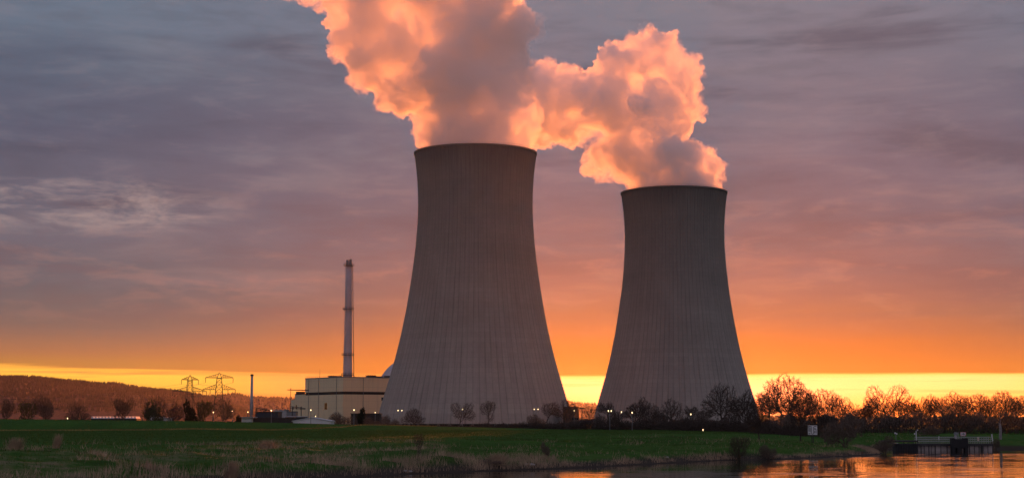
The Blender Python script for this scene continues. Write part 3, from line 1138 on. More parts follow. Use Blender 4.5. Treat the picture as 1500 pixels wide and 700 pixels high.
R_ = np.random.RandomState(77)
VAR = {
    'round': [tree_meshes('bare_tree', 1, lob(R_, 7, 2.6, 5.0, 7.4, 2.2, 2.1), 2.0, n_att=2200, twigs=4, twig_r=0.02),
              tree_meshes('bare_tree', 2, lob(R_, 6, 2.2, 4.6, 7.6, 2.3, 2.2), 1.8, n_att=2200, twigs=4, twig_r=0.02),
              tree_meshes('bare_tree', 3, lob(R_, 8, 3.0, 4.4, 7.8, 1.9, 1.9), 2.4, n_att=2200, twigs=4, twig_r=0.02)],
    'spread': [tree_meshes('bare_tree', 4, dome(14, 1.2), 2.4, n_att=2600, twigs=4, twig_r=0.02),
               tree_meshes('bare_tree', 5, lob(R_, 7, 3.4, 4.8, 7.8, 2.0, 1.8), 2.2, n_att=2600, twigs=4, twig_r=0.02, stems=2)],
    'tall': [tree_meshes('bare_tree', 6, lob(R_, 6, 1.3, 3.6, 8.2, 1.5, 1.8), 2.2, n_att=2300, twigs=5, twig_r=0.02),
             tree_meshes('bare_tree', 8, lob(R_, 7, 1.7, 3.4, 8.0, 1.4, 1.8), 1.8, n_att=2300, twigs=5, twig_r=0.02)],
    'dense': [tree_meshes('bare_tree', 9, lob(R_, 9, 2.6, 3.2, 7.8, 1.9, 1.9), 1.5, n_att=2300, twigs=5, twig_r=0.022, leaves=16000, leaf_mat=BROWNBUD, leaf_size=0.055),
              tree_meshes('bare_tree', 10, lob(R_, 8, 2.2, 3.4, 7.6, 2.0, 2.0), 1.4, n_att=2300, twigs=5, twig_r=0.022, leaves=16000, leaf_mat=BROWNBUD, leaf_size=0.055)],
    'budding': [tree_meshes('budding_tree', 13, lob(R_, 8, 2.6, 3.2, 7.2, 2.0, 1.9), 1.3, n_att=1100, leaves=9000, leaf_size=0.13),
                tree_meshes('budding_tree', 14, lob(R_, 7, 2.3, 3.0, 7.4, 2.0, 2.0), 1.2, n_att=1100, leaves=8000, leaf_size=0.13)],
    'dark': [tree_meshes('dark_leafy_tree', 15, lob(R_, 8, 1.6, 2.0, 7.8, 1.7, 1.7), 1.0, n_att=900, leaves=26000, leaf_mat=NEEDLE, leaf_size=0.17)],
    'grand': [tree_meshes('bare_tree', 31, dome(5, 1.15), 1.5, n_att=3800, twigs=4, twig_r=0.018, stems=3, spread=0.25),
              tree_meshes('bare_tree', 32, dome(9, 0.95), 1.8, n_att=3200, twigs=4, twig_r=0.018)],
    'thicket': [tree_meshes('bare_shrub', 16, lob(R_, 8, 3.6, 2.2, 4.2, 2.1, 1.7), 0.6, n_att=1700, stems=9, spread=0.5, twigs=5, twig_r=0.024, twig_len=0.8, crown_mat=SHRUB),
                tree_meshes('bare_shrub', 17, lob(R_, 7, 3.2, 2.0, 4.4, 2.1, 1.8), 0.6, n_att=1700, stems=8, spread=0.55, twigs=5, twig_r=0.024, twig_len=0.8, crown_mat=SHRUB)],
    'willow': [tree_meshes('willow_bush', 18, lob(R_, 7, 2.6, 1.8, 4.4, 1.7, 1.5), 0.8, n_att=1200, stems=10, spread=0.5, twigs=4, twig_len=0.9, leaves=5000,
                           leaf_mat=WILLOW, leaf_size=0.09, trunk_cut=0.06)],
}


_used = {}


def place_tree(px, top_py, width_px, Y, kind, label, cat='tree', group=None, sink=0.1, var=None):
    vs = VAR[kind]
    i = _used.get(kind, 0)
    _used[kind] = i + 1
    v = vs[(i if var is None else var) % len(vs)]
    g = gp(px, Y)
    H = P(px, top_py, Y).z - g.z
    W = width_px * px_size(Y)
    o = thing(v['kind'], (g.x, g.y, g.z - sink), label, cat, group, rz=(i * 2.399) % 6.28)
    o.scale = (W / v['W'], W / v['W'], (H + sink) / v['H'])
    link('trunk', v['trunk'], o)
    link('crown', v['crown'], o)
    if v['leaf']:
        link('foliage', v['leaf'], o)
    return o


GL = 'bare trees behind the dike'
GT = 'bare trees along the foot of the cooling towers'
GR = 'bare trees on the right bank'
GU = 'undergrowth shrubs on the right bank'
T = place_tree
# left row behind the dike
T(9, 584, 27, 640, 'round', 'small bare dark tree at the far left picture edge behind the dike', group=GL)
T(40, 587, 26, 640, 'budding', 'greenish budding tree beside the widest bare tree of the left row', group=GL)
T(67, 578, 46, 655, 'round', 'widest bare brown tree of the left row, greenish neighbour overlapping its left side', group=GL)
T(113, 590, 38, 650, 'spread', 'low bare bush-like tree standing alone in a gap left of the white sawtooth shed', group=GL)
T(181, 582.5, 40, 640, 'dense', 'round dark bare tree standing alone in front of the white sawtooth shed', group=GL)
T(222, 585, 42, 645, 'budding', 'broad greenish budding tree in front of the white tent', group=GL)
T(232, 579, 30, 700, 'tall', 'taller bare tree rising behind the broad greenish tree by the white tent', group=GL)
T(253, 587, 32, 650, 'dense', 'bare dark tree just left of the dark leafy evergreen', group=GL)
T(277, 587, 24, 640, 'dark', 'dense dark evergreen tree standing in front of the left lattice pylon', group=GL)
T(300, 586, 32, 655, 'budding', 'pale greenish budding tree between the two lattice pylons', group=GL)
T(326, 584, 38, 645, 'spread', 'dark bare tree with open branches in front of the right lattice pylon', group=GL)
T(348, 609, 20, 640, 'dark', 'low round dark green bush left of the white pump house', cat='bush', sink=0.4)
# around the plant and the near tower
T(500, 603, 44, 720, 'thicket', 'bare shrub in front of the cream building beside the white gabled shed', 'shrub')
T(530, 597.5, 20, 730, 'dark', 'small dark conical evergreen in front of the low dark building')
T(546, 610, 34, 715, 'thicket', 'low dark shrub under the lower left edge of the larger cooling tower', 'shrub')
T(571, 607, 30, 720, 'thicket', 'faint low bare shrub beside the double lamp at the larger tower', 'shrub')
T(606, 597, 36, 700, 'spread', 'small dome-shaped bare tree right of the double lamp at the larger tower', group=GT)
T(674, 589, 46, 700, 'spread', 'bare tree with a lamp shining through its crown, before the larger tower', group=GT)
T(716, 586.5, 29, 700, 'tall', 'narrow upright bare tree before the middle right of the larger tower', group=GT)
T(802, 588, 40, 640, 'round', 'bare tree right beside the right double lamp of the larger tower', group=GT)
T(827, 584, 38, 650, 'tall', 'tall thin bare tree across the lower right edge of the larger tower', group=GT)
T(784, 606, 30, 640, 'thicket', 'low dark shrub under the right double lamp of the larger tower', 'shrub')
T(866, 594, 26, 760, 'tall', 'thin bare tree against the orange hill in the gap between the towers', group=GT)
T(851, 609, 26, 720, 'thicket', 'low shrub below the orange hill in the gap between the towers', 'shrub')
T(889, 588, 34, 600, 'dense', 'round dark bare tree before the lower left edge of the smaller tower', group=GT)
T(932, 581.5, 44, 590, 'dense', 'broad dark bare tree before the left half of the smaller tower', group=GT)
T(953, 590, 40, 570, 'grand', 'lower bare tree merging with the broad dark tree before the smaller tower', group=GT)
T(984, 583, 42, 580, 'grand', 'bare tree before the middle of the smaller tower', group=GT)
T(1013, 594, 34, 560, 'dense', 'low dark bare tree with a lamp in it before the smaller tower', group=GT)
T(1057, 561.5, 60, 480, 'spread', 'large open bare tree with clear limbs before the right part of the smaller tower', group=GT)
T(1094, 571, 50, 440, 'dense', 'dense dark tree across the lower right edge of the smaller tower', group=GT)
T(908, 601, 34, 555, 'dense', 'low dark tree in the gap between the two dark trees left of the smaller tower', group=GT)
T(966, 600, 30, 548, 'dense', 'small dark tree left of the middle bare tree of the smaller tower', group=GT)
T(1033, 600, 34, 520, 'dense', 'low dark tree left of the large open bare tree before the smaller tower', group=GT)
T(877, 604, 22, 610, 'dense', 'small dark tree at the lower left corner of the smaller tower', group=GT)
T(1075, 603, 34, 455, 'dense', 'low dark tree between the large open bare tree and the dense dark one', group=GT)
# backlit trees and the dark row on the right
T(1150, 546.5, 88, 752, 'grand', 'largest backlit tree, crown glowing against the yellow sky right of the smaller tower', group=GR, var=0)
T(1128, 562, 56, 768, 'grand', 'backlit tree half hidden by the largest glowing crown on its left side', group=GR)
T(1211, 568.5, 44, 736, 'round', 'backlit tree with a pointed top right of the largest glowing crown', group=GR)
T(1236, 581, 36, 720, 'round', 'lower backlit tree on the slope down from the pointed one', group=GR)
T(1262, 590, 40, 728, 'dense', 'low backlit tree in the dip of the right tree line', group=GR)
T(1304, 563.5, 74, 704, 'spread', 'large rounded backlit tree with open limbs left of the landing stage signs', group=GR)
T(1362, 577, 34, 720, 'tall', 'narrow backlit tree behind the left part of the landing stage', group=GR)
T(1400, 573, 54, 704, 'grand', 'rounded backlit tree above the two signs of the landing stage', group=GR)
T(1435, 575.5, 48, 712, 'round', 'backlit tree right of the landing stage signs', group=GR)
T(1475, 572, 50, 704, 'round', 'backlit tree near the right edge with a clear dark trunk', group=GR)
T(1508, 574, 50, 696, 'grand', 'backlit tree cut by the right picture edge', group=GR)
T(1337, 588, 36, 728, 'dense', 'low backlit tree between the large rounded tree and the narrow one', group=GR)
T(1177, 563, 46, 744, 'grand', 'backlit tree half hidden by the largest glowing crown on its right side', group=GR)
T(1191, 574, 34, 760, 'tall', 'slim backlit tree between the largest glowing crown and the pointed one', group=GR)
T(1283, 579, 44, 736, 'grand', 'backlit tree half hidden by the left side of the large rounded open tree', group=GR)
T(1326, 579, 38, 744, 'round', 'backlit tree half hidden by the right side of the large rounded open tree', group=GR)
T(1381, 580, 40, 736, 'round', 'backlit tree filling the gap left of the rounded tree above the signs', group=GR)
T(1420, 579, 40, 744, 'tall', 'thin backlit tree just right of the rounded tree above the signs', group=GR)
T(1456, 579, 42, 736, 'grand', 'backlit tree left of the tree with a clear dark trunk near the right edge', group=GR)
T(1490, 580, 40, 736, 'round', 'backlit tree between the clear-trunked tree and the tree cut by the right picture edge', group=GR)
T(1250, 589, 44, 752, 'grand', 'wide low backlit tree behind the dip of the right tree line', group=GR)
T(1122, 577, 40, 800, 'grand', 'low backlit tree behind the left foot of the largest glowing crown', group=GR)
T(1222, 578, 44, 800, 'grand', 'backlit tree behind the right side of the pointed one', group=GR)
T(1274, 584, 40, 800, 'round', 'small backlit tree at the left foot of the large rounded open tree', group=GR)
T(1312, 583, 44, 800, 'grand', 'low backlit tree behind the trunk of the large rounded open tree', group=GR)
T(1350, 581, 40, 800, 'grand', 'backlit tree behind the left edge of the narrow tree at the landing stage', group=GR)
T(1372, 584, 40, 808, 'round', 'low backlit tree behind the right edge of the narrow tree at the landing stage', group=GR)
T(1410, 582, 44, 800, 'round', 'low backlit tree behind the trunk above the two signs', group=GR)
T(1446, 582, 44, 800, 'grand', 'low backlit tree behind the shrubs at the right end of the landing stage', group=GR)
T(1483, 583, 44, 800, 'round', 'low backlit tree behind the clear dark trunk near the right edge', group=GR)
T(1198, 586, 40, 800, 'round', 'low backlit tree in the notch right of the largest glowing crown', group=GR)
T(1160, 580, 50, 808, 'grand', 'backlit tree filling the lower part behind the largest glowing crown', group=GR)
T(1112, 594, 46, 285, 'dense', 'dark bare tree with a leaning trunk on the grass behind the green willow bush', group=GR)
T(1172, 590, 62, 285, 'dense', 'dark bare tree with a slim trunk just left of the white square sign', group=GR)
T(1208, 593, 50, 290, 'dense', 'dark bare tree with a slim trunk just right of the white square sign', group=GR)
T(1236, 601, 64, 262, 'thicket', 'wide fan-shaped bare shrub on the bank right of the white square sign', 'shrub', GU)
T(1277, 604, 62, 419, 'thicket', 'brown bare shrub behind the dark hollow of the right bank', 'shrub', GU)
T(1318, 607, 56, 425, 'thicket', 'brown bare shrub behind the dark end of the landing stage', 'shrub', GU)
T(1364, 623, 40, 322, 'thicket', 'low pale rounded shrub right behind the landing stage railing', 'shrub', GU)
T(1400, 594, 66, 438, 'thicket', 'tall fan-shaped dark shrub behind the two landing stage signs', 'shrub', GU)
T(1445, 604, 52, 438, 'thicket', 'brown shrub behind the right end of the landing stage', 'shrub', GU)
T(1490, 602, 46, 457, 'thicket', 'dark shrub behind the grassy slope at the right picture edge', 'shrub', GU)
T(1345, 600, 54, 457, 'thicket', 'brown shrub behind the low pale rounded shrub', 'shrub', GU)
T(1140, 606, 70, 438, 'thicket', 'dark shrub under the largest glowing crown', 'shrub', GU)
T(1195, 606, 62, 444, 'thicket', 'dark shrub right behind the white square sign', 'shrub', GU)
T(1295, 637, 34, 262, 'thicket', 'low dark shrub on the tip of the bank left of the landing stage', 'shrub', GU)
T(1457, 641, 18, 306, 'thicket', 'small dark bush at the right end of the landing stage', 'bush', GU)
T(1108, 607, 44, 447, 'thicket', 'bare shrub at the left end of the shrub row under the largest glowing crown', 'shrub', GU)
T(1166, 604, 48, 452, 'thicket', 'bare shrub under the right half of the largest glowing crown', 'shrub', GU)
T(1222, 603, 48, 447, 'thicket', 'bare shrub just behind the wide fan-shaped bank shrub', 'shrub', GU)
T(1250, 605, 46, 441, 'thicket', 'bare shrub between the fan-shaped bank shrub and the dark hollow of the bank', 'shrub', GU)
T(1300, 604, 44, 444, 'thicket', 'bare shrub under the trunk of the large rounded open tree', 'shrub', GU)
T(1382, 602, 44, 447, 'thicket', 'bare shrub left of the tall fan-shaped shrub behind the two signs', 'shrub', GU)
T(1422, 602, 46, 444, 'thicket', 'bare shrub right of the tall fan-shaped shrub behind the two signs', 'shrub', GU)
T(1467, 601, 46, 447, 'thicket', 'bare shrub above the grassy slope near the right picture edge', 'shrub', GU)
T(1510, 603, 40, 444, 'thicket', 'bare shrub cut by the right picture edge above the grassy slope', 'shrub', GU)
# shrubs on the near bank
T(1081, 637, 38, 217, 'willow', 'yellow-green willow bush at the water edge below the leaning dark tree', 'bush')
T(1125, 650, 32, 221, 'thicket', 'low dead brown bush at the water edge right of the willow bush', 'bush')
T(799, 646, 16, 186, 'thicket', 'small dark stump-like shrub on the grass above the pale stones', 'shrub')
T(612, 634, 18, 164, 'tall', 'thin reddish sapling clump on the near bank left of the dark mound', 'sapling')
T(716, 672, 46, 172, 'thicket', 'dark brushwood mound at the water edge in the lower middle', 'brushwood', var=0)
T(333, 686, 12, 128, 'thicket', 'small dark shrub at the bottom picture edge beside the dry grass plume', 'shrub')


# dark hedges at the foot of the towers
def hedge(label, pts, seed, h, twig=0.03):
    rs = np.random.RandomState(seed)
    P0, P1 = [], []
    for (pa, Ya), (pb, Yb) in zip(pts[:-1], pts[1:]):
        A, B = gp(pa, Ya), gp(pb, Yb)
        L = (B - A).length
        for _ in range(int(L * 60)):
            t = rs.uniform()
            c = A.lerp(B, t)
            hh = h * (0.75 + 0.45 * mn.noise(Vector((c.x * 0.12, c.y * 0.12, seed))) + 0.12 * rs.normal())
            z = rs.uniform(0, 0.85) * max(hh, 0.4)
            q = np.array([c.x + rs.normal(0, 0.35), c.y + rs.normal(0, 0.8), c.z - 0.1 + z])
            d = rs.normal(0, 0.45, 3) + np.array([0, 0, 0.5])
            P0.append(q)
            P1.append(q + d * 0.9)
    P0, P1 = np.array(P0), np.array(P1)
    base = gp(*pts[0])
    me = seg_mesh('hedge', P0 - np.array(base), P1 - np.array(base), np.full(len(P0), twig * 2.2), np.full(len(P0), twig), TWIG, 3)
    o = tag(link('hedge', me, None, base), label, 'hedge')
    return o


hedge('long low dark hedge at the foot of the larger cooling tower', [(552, 690), (700, 660), (830, 600)], 3, 3.0, 0.05)
hedge('dark hedge at the foot of the smaller cooling tower', [(832, 590), (960, 540), (1100, 430)], 4, 4.4, 0.05)
hedge('dark hedge line under the backlit trees behind the white square sign', [(1100, 400), (1180, 350), (1262, 345)], 5, 3.2, 0.03)
hedge('dark hedge line behind the landing stage under the backlit trees', [(1262, 385), (1400, 390), (1510, 385)], 6, 4.4, 0.035)
# ------------------------------------------------------------------ evening haze
hz = MB()
hz.box(-9000, 9000, -450, 9800, -3.5, 330)


def haze_vol(N, out):
    v = N.new('ShaderNodeVolumePrincipled')
    v.inputs['Color'].default_value = (0.92, 0.90, 0.92, 1)
    v.inputs['Density'].default_value = HAZE_D
    v.inputs['Anisotropy'].default_value = HAZE_G
    N.link(v.outputs[0], out.inputs['Volume'])


HAZE_D, HAZE_G = 0.000009, 0.80
tag(hz.build('haze', mat('haze', haze_vol)), kind='stuff')

# ------------------------------------------------------------------ the power station


def cladding(N, out):
    tc = N.new('ShaderNodeTexCoord')
    sep = N.new('ShaderNodeSeparateXYZ')
    N.link(tc.outputs['Object'], sep.inputs[0])
    x, y, z = sep.outputs
    lines = None
    for c, p, w in ((N.math('ADD', x, y), 6.0, 0.018), (z, 4.2, 0.02)):
        f = N.math('ABSOLUTE', N.math('SUBTRACT', N.math('FRACT', N.math('DIVIDE', c, p)), 0.5))
        l = N.smooth(f, 0.5 - w * 1.6, 0.5 - w * 0.4)
        lines = l if lines is None else N.math('MAXIMUM', lines, l)
    pan = N.new('ShaderNodeTexWhiteNoise', noise_dimensions='2D')
    N.link(N.combine(N.math('FLOOR', N.math('DIVIDE', N.math('ADD', x, y), 6.0)), N.math('FLOOR', N.math('DIVIDE', z, 4.2)), 0.0), pan.inputs['Vector'])
    streak = N.noise(N.combine(N.math('MULTIPLY', N.math('ADD', x, y), 0.5), N.math('MULTIPLY', z, 0.04), 0.0), 1.0, 4.0, 0.6)
    col = N.mix(N.math('MULTIPLY', pan.outputs[0], 0.14), (0.82, 0.66, 0.43, 1), (0.66, 0.53, 0.34, 1))
    col = N.mix(N.smooth(streak, 0.5, 0.75, 0.0, 0.3), col, (0.42, 0.35, 0.27, 1))
    col = N.mix(N.math('MULTIPLY', lines, 0.22), col, (0.2, 0.17, 0.13, 1))
    b = N.new('ShaderNodeBsdfPrincipled')
    N.link(col, b.inputs['Base Color'])
    b.inputs['Roughness'].default_value = 0.7
    N.link(b.outputs[0], out.inputs[0])


CREAM = mat('cream_cladding', cladding)
BAND = mat('black_band', color=(0.012, 0.010, 0.012), rough=0.6)
DARKB = mat('dark_cladding', color=(0.035, 0.028, 0.028), rough=0.8)
BROWN = mat('brown_brick', color=(0.16, 0.085, 0.055), rough=0.9, scale=0.5)
WHITE = mat('white_paint', color=(0.72, 0.72, 0.74), rough=0.6, var=0.08, scale=0.4)
PALE = mat('pale_concrete', color=(0.40, 0.39, 0.40), rough=0.85, var=0.15, scale=0.3)
GREY = mat('grey_metal', color=(0.20, 0.20, 0.21), rough=0.5, var=0.15)
STEEL = mat('dark_steel', color=(0.045, 0.043, 0.045), rough=0.55, metal=0.3)
PALE_ROOF = mat('pale_roof', color=(0.55, 0.55, 0.57), rough=0.6, var=0.1)  # plain pale grey roof colour
GLASS = mat('dark_glass', color=(0.02, 0.022, 0.026), rough=0.15)


def height_at(px, py, Y):
    return P(px, py, Y).z


def wbox(mb, o, x0, x1, y0, y1, z0, z1):
    mb.box(x0, x1, y0, y1, z0, z1)


# main cream block: built in its own axes (x along the right-hand face, y along the left-hand face), nearest corner at the origin
cn = gp(502, 1000)
rz = math.atan2(28, 40)
z0 = cn.z
zt = height_at(502, 552.3, 1000) - z0
zb1 = height_at(502, 573.0, 1000) - z0
zb0 = height_at(502, 577.2, 1000) - z0
blk = thing('turbine_building', cn, 'large cream flat-roofed power station block with a black band, below the tall chimney', 'building', rz=rz)
m = MB()
m.box(0, 95, 0, 49, -1, zb0)
m.build('lower_wall', CREAM, blk)
m = MB()
m.box(0.25, 94.7, 0.25, 48.7, zb0, zb1)
m.build('band', BAND, blk)
m = MB()
m.box(0, 95, 0, 49, zb1, zt)
m.build('upper_wall', CREAM, blk)
m = MB()
m.box(-0.25, 95.25, -0.25, 0.4, zt, zt + 0.5)
m.box(-0.25, 95.25, 48.6, 49.25, zt, zt + 0.5)
m.box(-0.25, 0.4, 0.4, 48.6, zt, zt + 0.5)
m.box(94.6, 95.25, 0.4, 48.6, zt, zt + 0.5)
m.build('roof_edge', GREY, blk)
m = MB()
m.box(-0.12, 0.0, 20, 23, zb0 - 9, zb0 - 5)
m.build('window', GLASS, blk)
m = MB()
m.box(27, 28.4, -0.12, 0.0, zb0 - 3.6, zb0 - 1.6)
m.build('window', GLASS, blk)
for x, y, w, d, h in ((10, 33, 4, 4, 1.9), (9.4, 22, 1.6, 1.6, 1.6), (20, 4, 5, 3, 1.7), (26, 4, 4, 3, 1.2), (33, 4, 6, 3, 1.5)):
    m = MB()
    m.box(x, x + w, y, y + d, zt, zt + h * 0.7)
    m.box(x - 0.3, x + w + 0.3, y - 0.3, y + d + 0.3, zt + h * 0.7, zt + h)
    m.build('roof_vent', STEEL, blk)
m = MB()
m.tube([(2.0, 33.5, zt), (2.0, 33.5, zt + 6)], [0.16, 0.07], 6)
m.build('aerial', STEEL, blk)

for y in (8.0, 31.0, 44.0):
    m = MB()
    m.tube([(-0.22, y, -1), (-0.22, y, zt - 0.2)], 0.13, 6)
    m.build('downpipe', GREY, blk)
m = MB()
m.box(-0.12, 0.0, 36, 40, 0, 5.0)
m.build('door', GREY, blk)
for xx in (14, 44, 70):
    m = MB()
    m.tube([(xx, -0.22, -1), (xx, -0.22, zt - 0.2)], 0.13, 6)
    m.build('downpipe', GREY, blk)
m = MB()
for xx in np.arange(0.6, 95, 2.6):
    m.tube([(xx, 0.6, zt + 0.4), (xx, 0.6, zt + 1.5)], 0.045, 4)
for yy in np.arange(0.6, 49, 2.6):
    m.tube([(0.6, yy, zt + 0.4), (0.6, yy, zt + 1.5)], 0.045, 4)
for hh in (0.95, 1.5):
    m.tube([(0.6, 48.5, zt + hh), (0.6, 0.6, zt + hh), (94.4, 0.6, zt + hh)], 0.045, 4)
m.build('roof_railing', STEEL, blk)

# lower stepped annex on the left
an = thing('annex_building', gp(447, 1042), 'lower cream annex stepping down at the left end of the large cream block', 'building', rz=rz)
m = MB()
h1 = height_at(438, 577.5, 1045) - an.location.z
h2 = height_at(425, 585, 1055) - an.location.z
m.box(0.2, 30, 0.2, 15, -1, h1)
m.build('tall_wall', CREAM, an)
m = MB()
m.box(3, 30, 15.0, 26, -1, h2)
m.build('low_wall', CREAM, an)
m = MB()
m.box(0.1, 30, 0.1, 15.1, h1, h1 + 0.5)
m.build('roof_edge', STEEL, an)
m = MB()
m.box(1.0, 6.0, 12.0, 15.0, h1 + 0.5, h1 + 2.0)
m.build('roof_vent', STEEL, an)
m = MB()
m.box(0.08, 0.2, 12, 13.2, h1 - 9, h1 - 6.5)
m.build('window', GLASS, an)

# containment dome
DY = 1090.0
dc = gp(612, DY)
dome = thing('reactor_dome', dc, 'pale domed reactor building peeping out between cream block and larger tower', 'reactor dome')
R = 62 * px_size(DY)
zc = height_at(612, 582, DY) - dc.z
m = MB()
prof = [(zc + R * math.sin(a), R * math.cos(a)) for a in np.linspace(0, math.pi / 2 - 0.02, 20)]
m.lathe(prof, 64)
m.build('dome', mat('dome_shell', color=(0.42, 0.44, 0.48), rough=0.5, var=0.08, scale=0.15), dome, smooth=True)
m = MB()
m.lathe([(-1, R + 0.4), (zc, R + 0.4), (zc + 0.6, R + 0.1)], 64)
m.build('cylinder_wall', PALE, dome)

# tall chimney
CY = 1062.0
ch = thing('chimney', gp(508.5, CY), 'tall slender grey chimney with ring platforms behind the cream block', 'chimney')
top_z = height_at(511, 389, CY) - ch.location.z
s_ = px_size(CY)
m = MB()
m.lathe([(0, 7.6 * s_), (top_z * 0.28, 6.9 * s_), (top_z * 0.5, 6.1 * s_), (top_z * 0.8, 5.2 * s_), (top_z, 4.8 * s_)], 40)
m.build('shaft', mat('chimney_paint', color=(0.42, 0.39, 0.42), rough=0.7, var=0.12, scale=0.12), ch, smooth=True)
m = MB()
for dx in (-1.0, 1.05):
    m.lathe([(top_z, 0.95), (top_z + (3.6 if dx < 0 else 4.2), 0.95)], 14, dx)
m.build('flue_tips', GREY, ch)
for py in (389, 453, 520, 549):
    zz = height_at(511, py, CY) - ch.location.z
    rr = np.interp(zz, [0, top_z], [7.4 * s_, 4.8 * s_])
    m = MB()
    m.lathe([(zz - 0.25, rr - 0.3), (zz - 0.25, rr + 1.3), (zz + 0.05, rr + 1.3), (zz + 0.05, rr - 0.3)], 28, close=True)
    for hh in (0.6, 1.15):
        m.lathe([(zz + hh - 0.06, rr + 1.2), (zz + hh - 0.06, rr + 1.3), (zz + hh + 0.06, rr + 1.3), (zz + hh + 0.06, rr + 1.2)], 28, close=True)
    for k in range(14):
        a = 2 * math.pi * k / 14
        m.tube([((rr + 1.25) * math.cos(a), (rr + 1.25) * math.sin(a), zz), ((rr + 1.25) * math.cos(a), (rr + 1.25) * math.sin(a), zz + 1.2)], 0.06, 4)
    m.build('platform', STEEL, ch)
m = MB()
m.tube([(5.0, -2.8, 0), (2.6, -1.5, top_z)], 0.25, 5)
m.build('ladder', STEEL, ch)

# thin chimney beside the pump house
c2 = thing('thin_chimney', gp(368, 800), 'thin pale pipe chimney with a dark tip beside the white pump house', 'chimney')
tz = height_at(368, 550.5, 800) - c2.location.z
m = MB()
m.lathe([(0, 0.85), (tz, 0.55)], 20)
m.build('shaft', mat('thin_chimney_paint', color=(0.34, 0.33, 0.36), rough=0.5), c2, smooth=True)
m = MB()
m.lathe([(tz, 0.75), (tz + 0.9, 0.75)], 16)
m.build('cap', STEEL, c2)


def simple_house(name, label, cat, pxl, pxr, py_top, Y, depth, wall, roof=None, gable=0.0, over=0.4, rz=0.0, doors=(), windows=(), py_base=None, trim=None):
    """box building between two photograph columns; gable > 0 gives a pitched roof with the ridge running away from the viewer"""
    a, b = gp(pxl, Y), gp(pxr, Y)
    base = min(a.z, b.z) if py_base is None else P(pxl, py_base, Y).z
    W = b.x - a.x
    h = height_at((pxl + pxr) / 2, py_top, Y) - base
    o = thing(name, ((a.x + b.x) / 2, Y, base), label, cat, rz=rz)
    m = MB()
    m.box(-W / 2, W / 2, 0, depth, -1.0, h)
    if gable:
        m.add([(-W / 2, 0, h), (W / 2, 0, h), (0, 0, h + gable), (-W / 2, depth, h), (W / 2, depth, h), (0, depth, h + gable)],
              [(0, 1, 2), (4, 3, 5)])
    m.build('wall', wall, o)
    m = MB()
    if gable:
        for s in (-1, 1):
            x0, z0_ = s * (W / 2 + over), h - gable * over / (W / 2)
            m.add([(x0, -over, z0_), (0.0, -over, h + gable + 0.02), (0.0, depth + over, h + gable + 0.02), (x0, depth + over, z0_),
                   (x0, -over, z0_ + 0.25), (0.0, -over, h + gable + 0.27), (0.0, depth + over, h + gable + 0.27), (x0, depth + over, z0_ + 0.25)],
                  [(0, 1, 2, 3), (4, 7, 6, 5), (0, 4, 5, 1), (1, 5, 6, 2), (2, 6, 7, 3), (3, 7, 4, 0)])
    else:
        m.box(-W / 2 - over, W / 2 + over, -over, depth + over, h, h + 0.35)
    m.build('roof', roof or wall, o)
    for (x, w, hh) in doors:
        m = MB()
        m.box(x * W - w / 2, x * W + w / 2, -0.08, 0.0, 0.0, hh)
        m.build('door', trim or GREY, o)
    for (x, z, w, hh) in windows:
        m = MB()
        m.box(x * W - w / 2, x * W + w / 2, -0.07, 0.0, z, z + hh)
        m.build('window', GLASS, o)
    return o, h, W


simple_house('gabled_shed', 'low white gabled shed with pale roof at the field edge before the cream block', 'shed', 429, 484, 616.5, 640, 14, WHITE, PALE_ROOF, gable=1.25,
             doors=((-0.28, 2.6, 0.8),), windows=((0.1, 1.0, 1.2, 0.6),))
simple_house('pump_house', 'small white block with wider flat roof under the thin chimney', 'building', 354, 368, 611.5, 700, 5, WHITE, PALE, over=1.6,
             doors=((0.2, 1.0, 2.2),))
simple_house('storage_hall', 'long low dark hall right of the small white block', 'building', 368.5, 430, 612.5, 705, 12, DARKB, DARKB, over=0.1,
             windows=((-0.42, 1.2, 1.0, 0.9), (-0.36, 1.2, 1.0, 0.9), (0.28, 1.2, 0.9, 0.9)))
simple_house('switch_house', 'dark blue-grey building behind the long low dark hall', 'building', 374, 407, 603.5, 820, 14, mat('blue_cladding', color=(0.03, 0.035, 0.05), rough=0.6), STEEL, over=0.3,
             windows=((-0.3, 2.0, 1.4, 1.2), (0.05, 2.0, 1.4, 1.2), (0.3, 2.0, 1.4, 1.2)))
simple_house('tank_house', 'pale grey low building behind the dark hall, left of the cream annex', 'building', 400, 419, 600.5, 900, 12, PALE, PALE, over=0.2)
simple_house('transformer_box', 'dark grey box before the foot of the cream annex', 'building', 420.5, 433, 603, 860, 8, GREY, STEEL, over=0.1)
simple_house('flat_roofed_shed', 'thin pale flat roof shed just above the white gabled shed', 'shed', 418, 447, 610.3, 760, 9, DARKB, PALE_ROOF, over=0.3)
simple_house('low_plant_building', 'low dark building before the right face of the cream block', 'building', 514, 556, 606, 780, 12, DARKB, STEEL, over=0.3,
             windows=((-0.35, 2.0, 1.5, 1.0), (0.2, 2.0, 1.5, 1.0)))
simple_house('brick_building', 'brown flat-roofed building in the gap between the two towers', 'building', 826, 848, 596, 840, 14, BROWN, BROWN, over=0.15,
             windows=tuple((x, z, 1.0, 1.0) for x in (0.1, 0.25, 0.4) for z in (2.0, 5.0)))
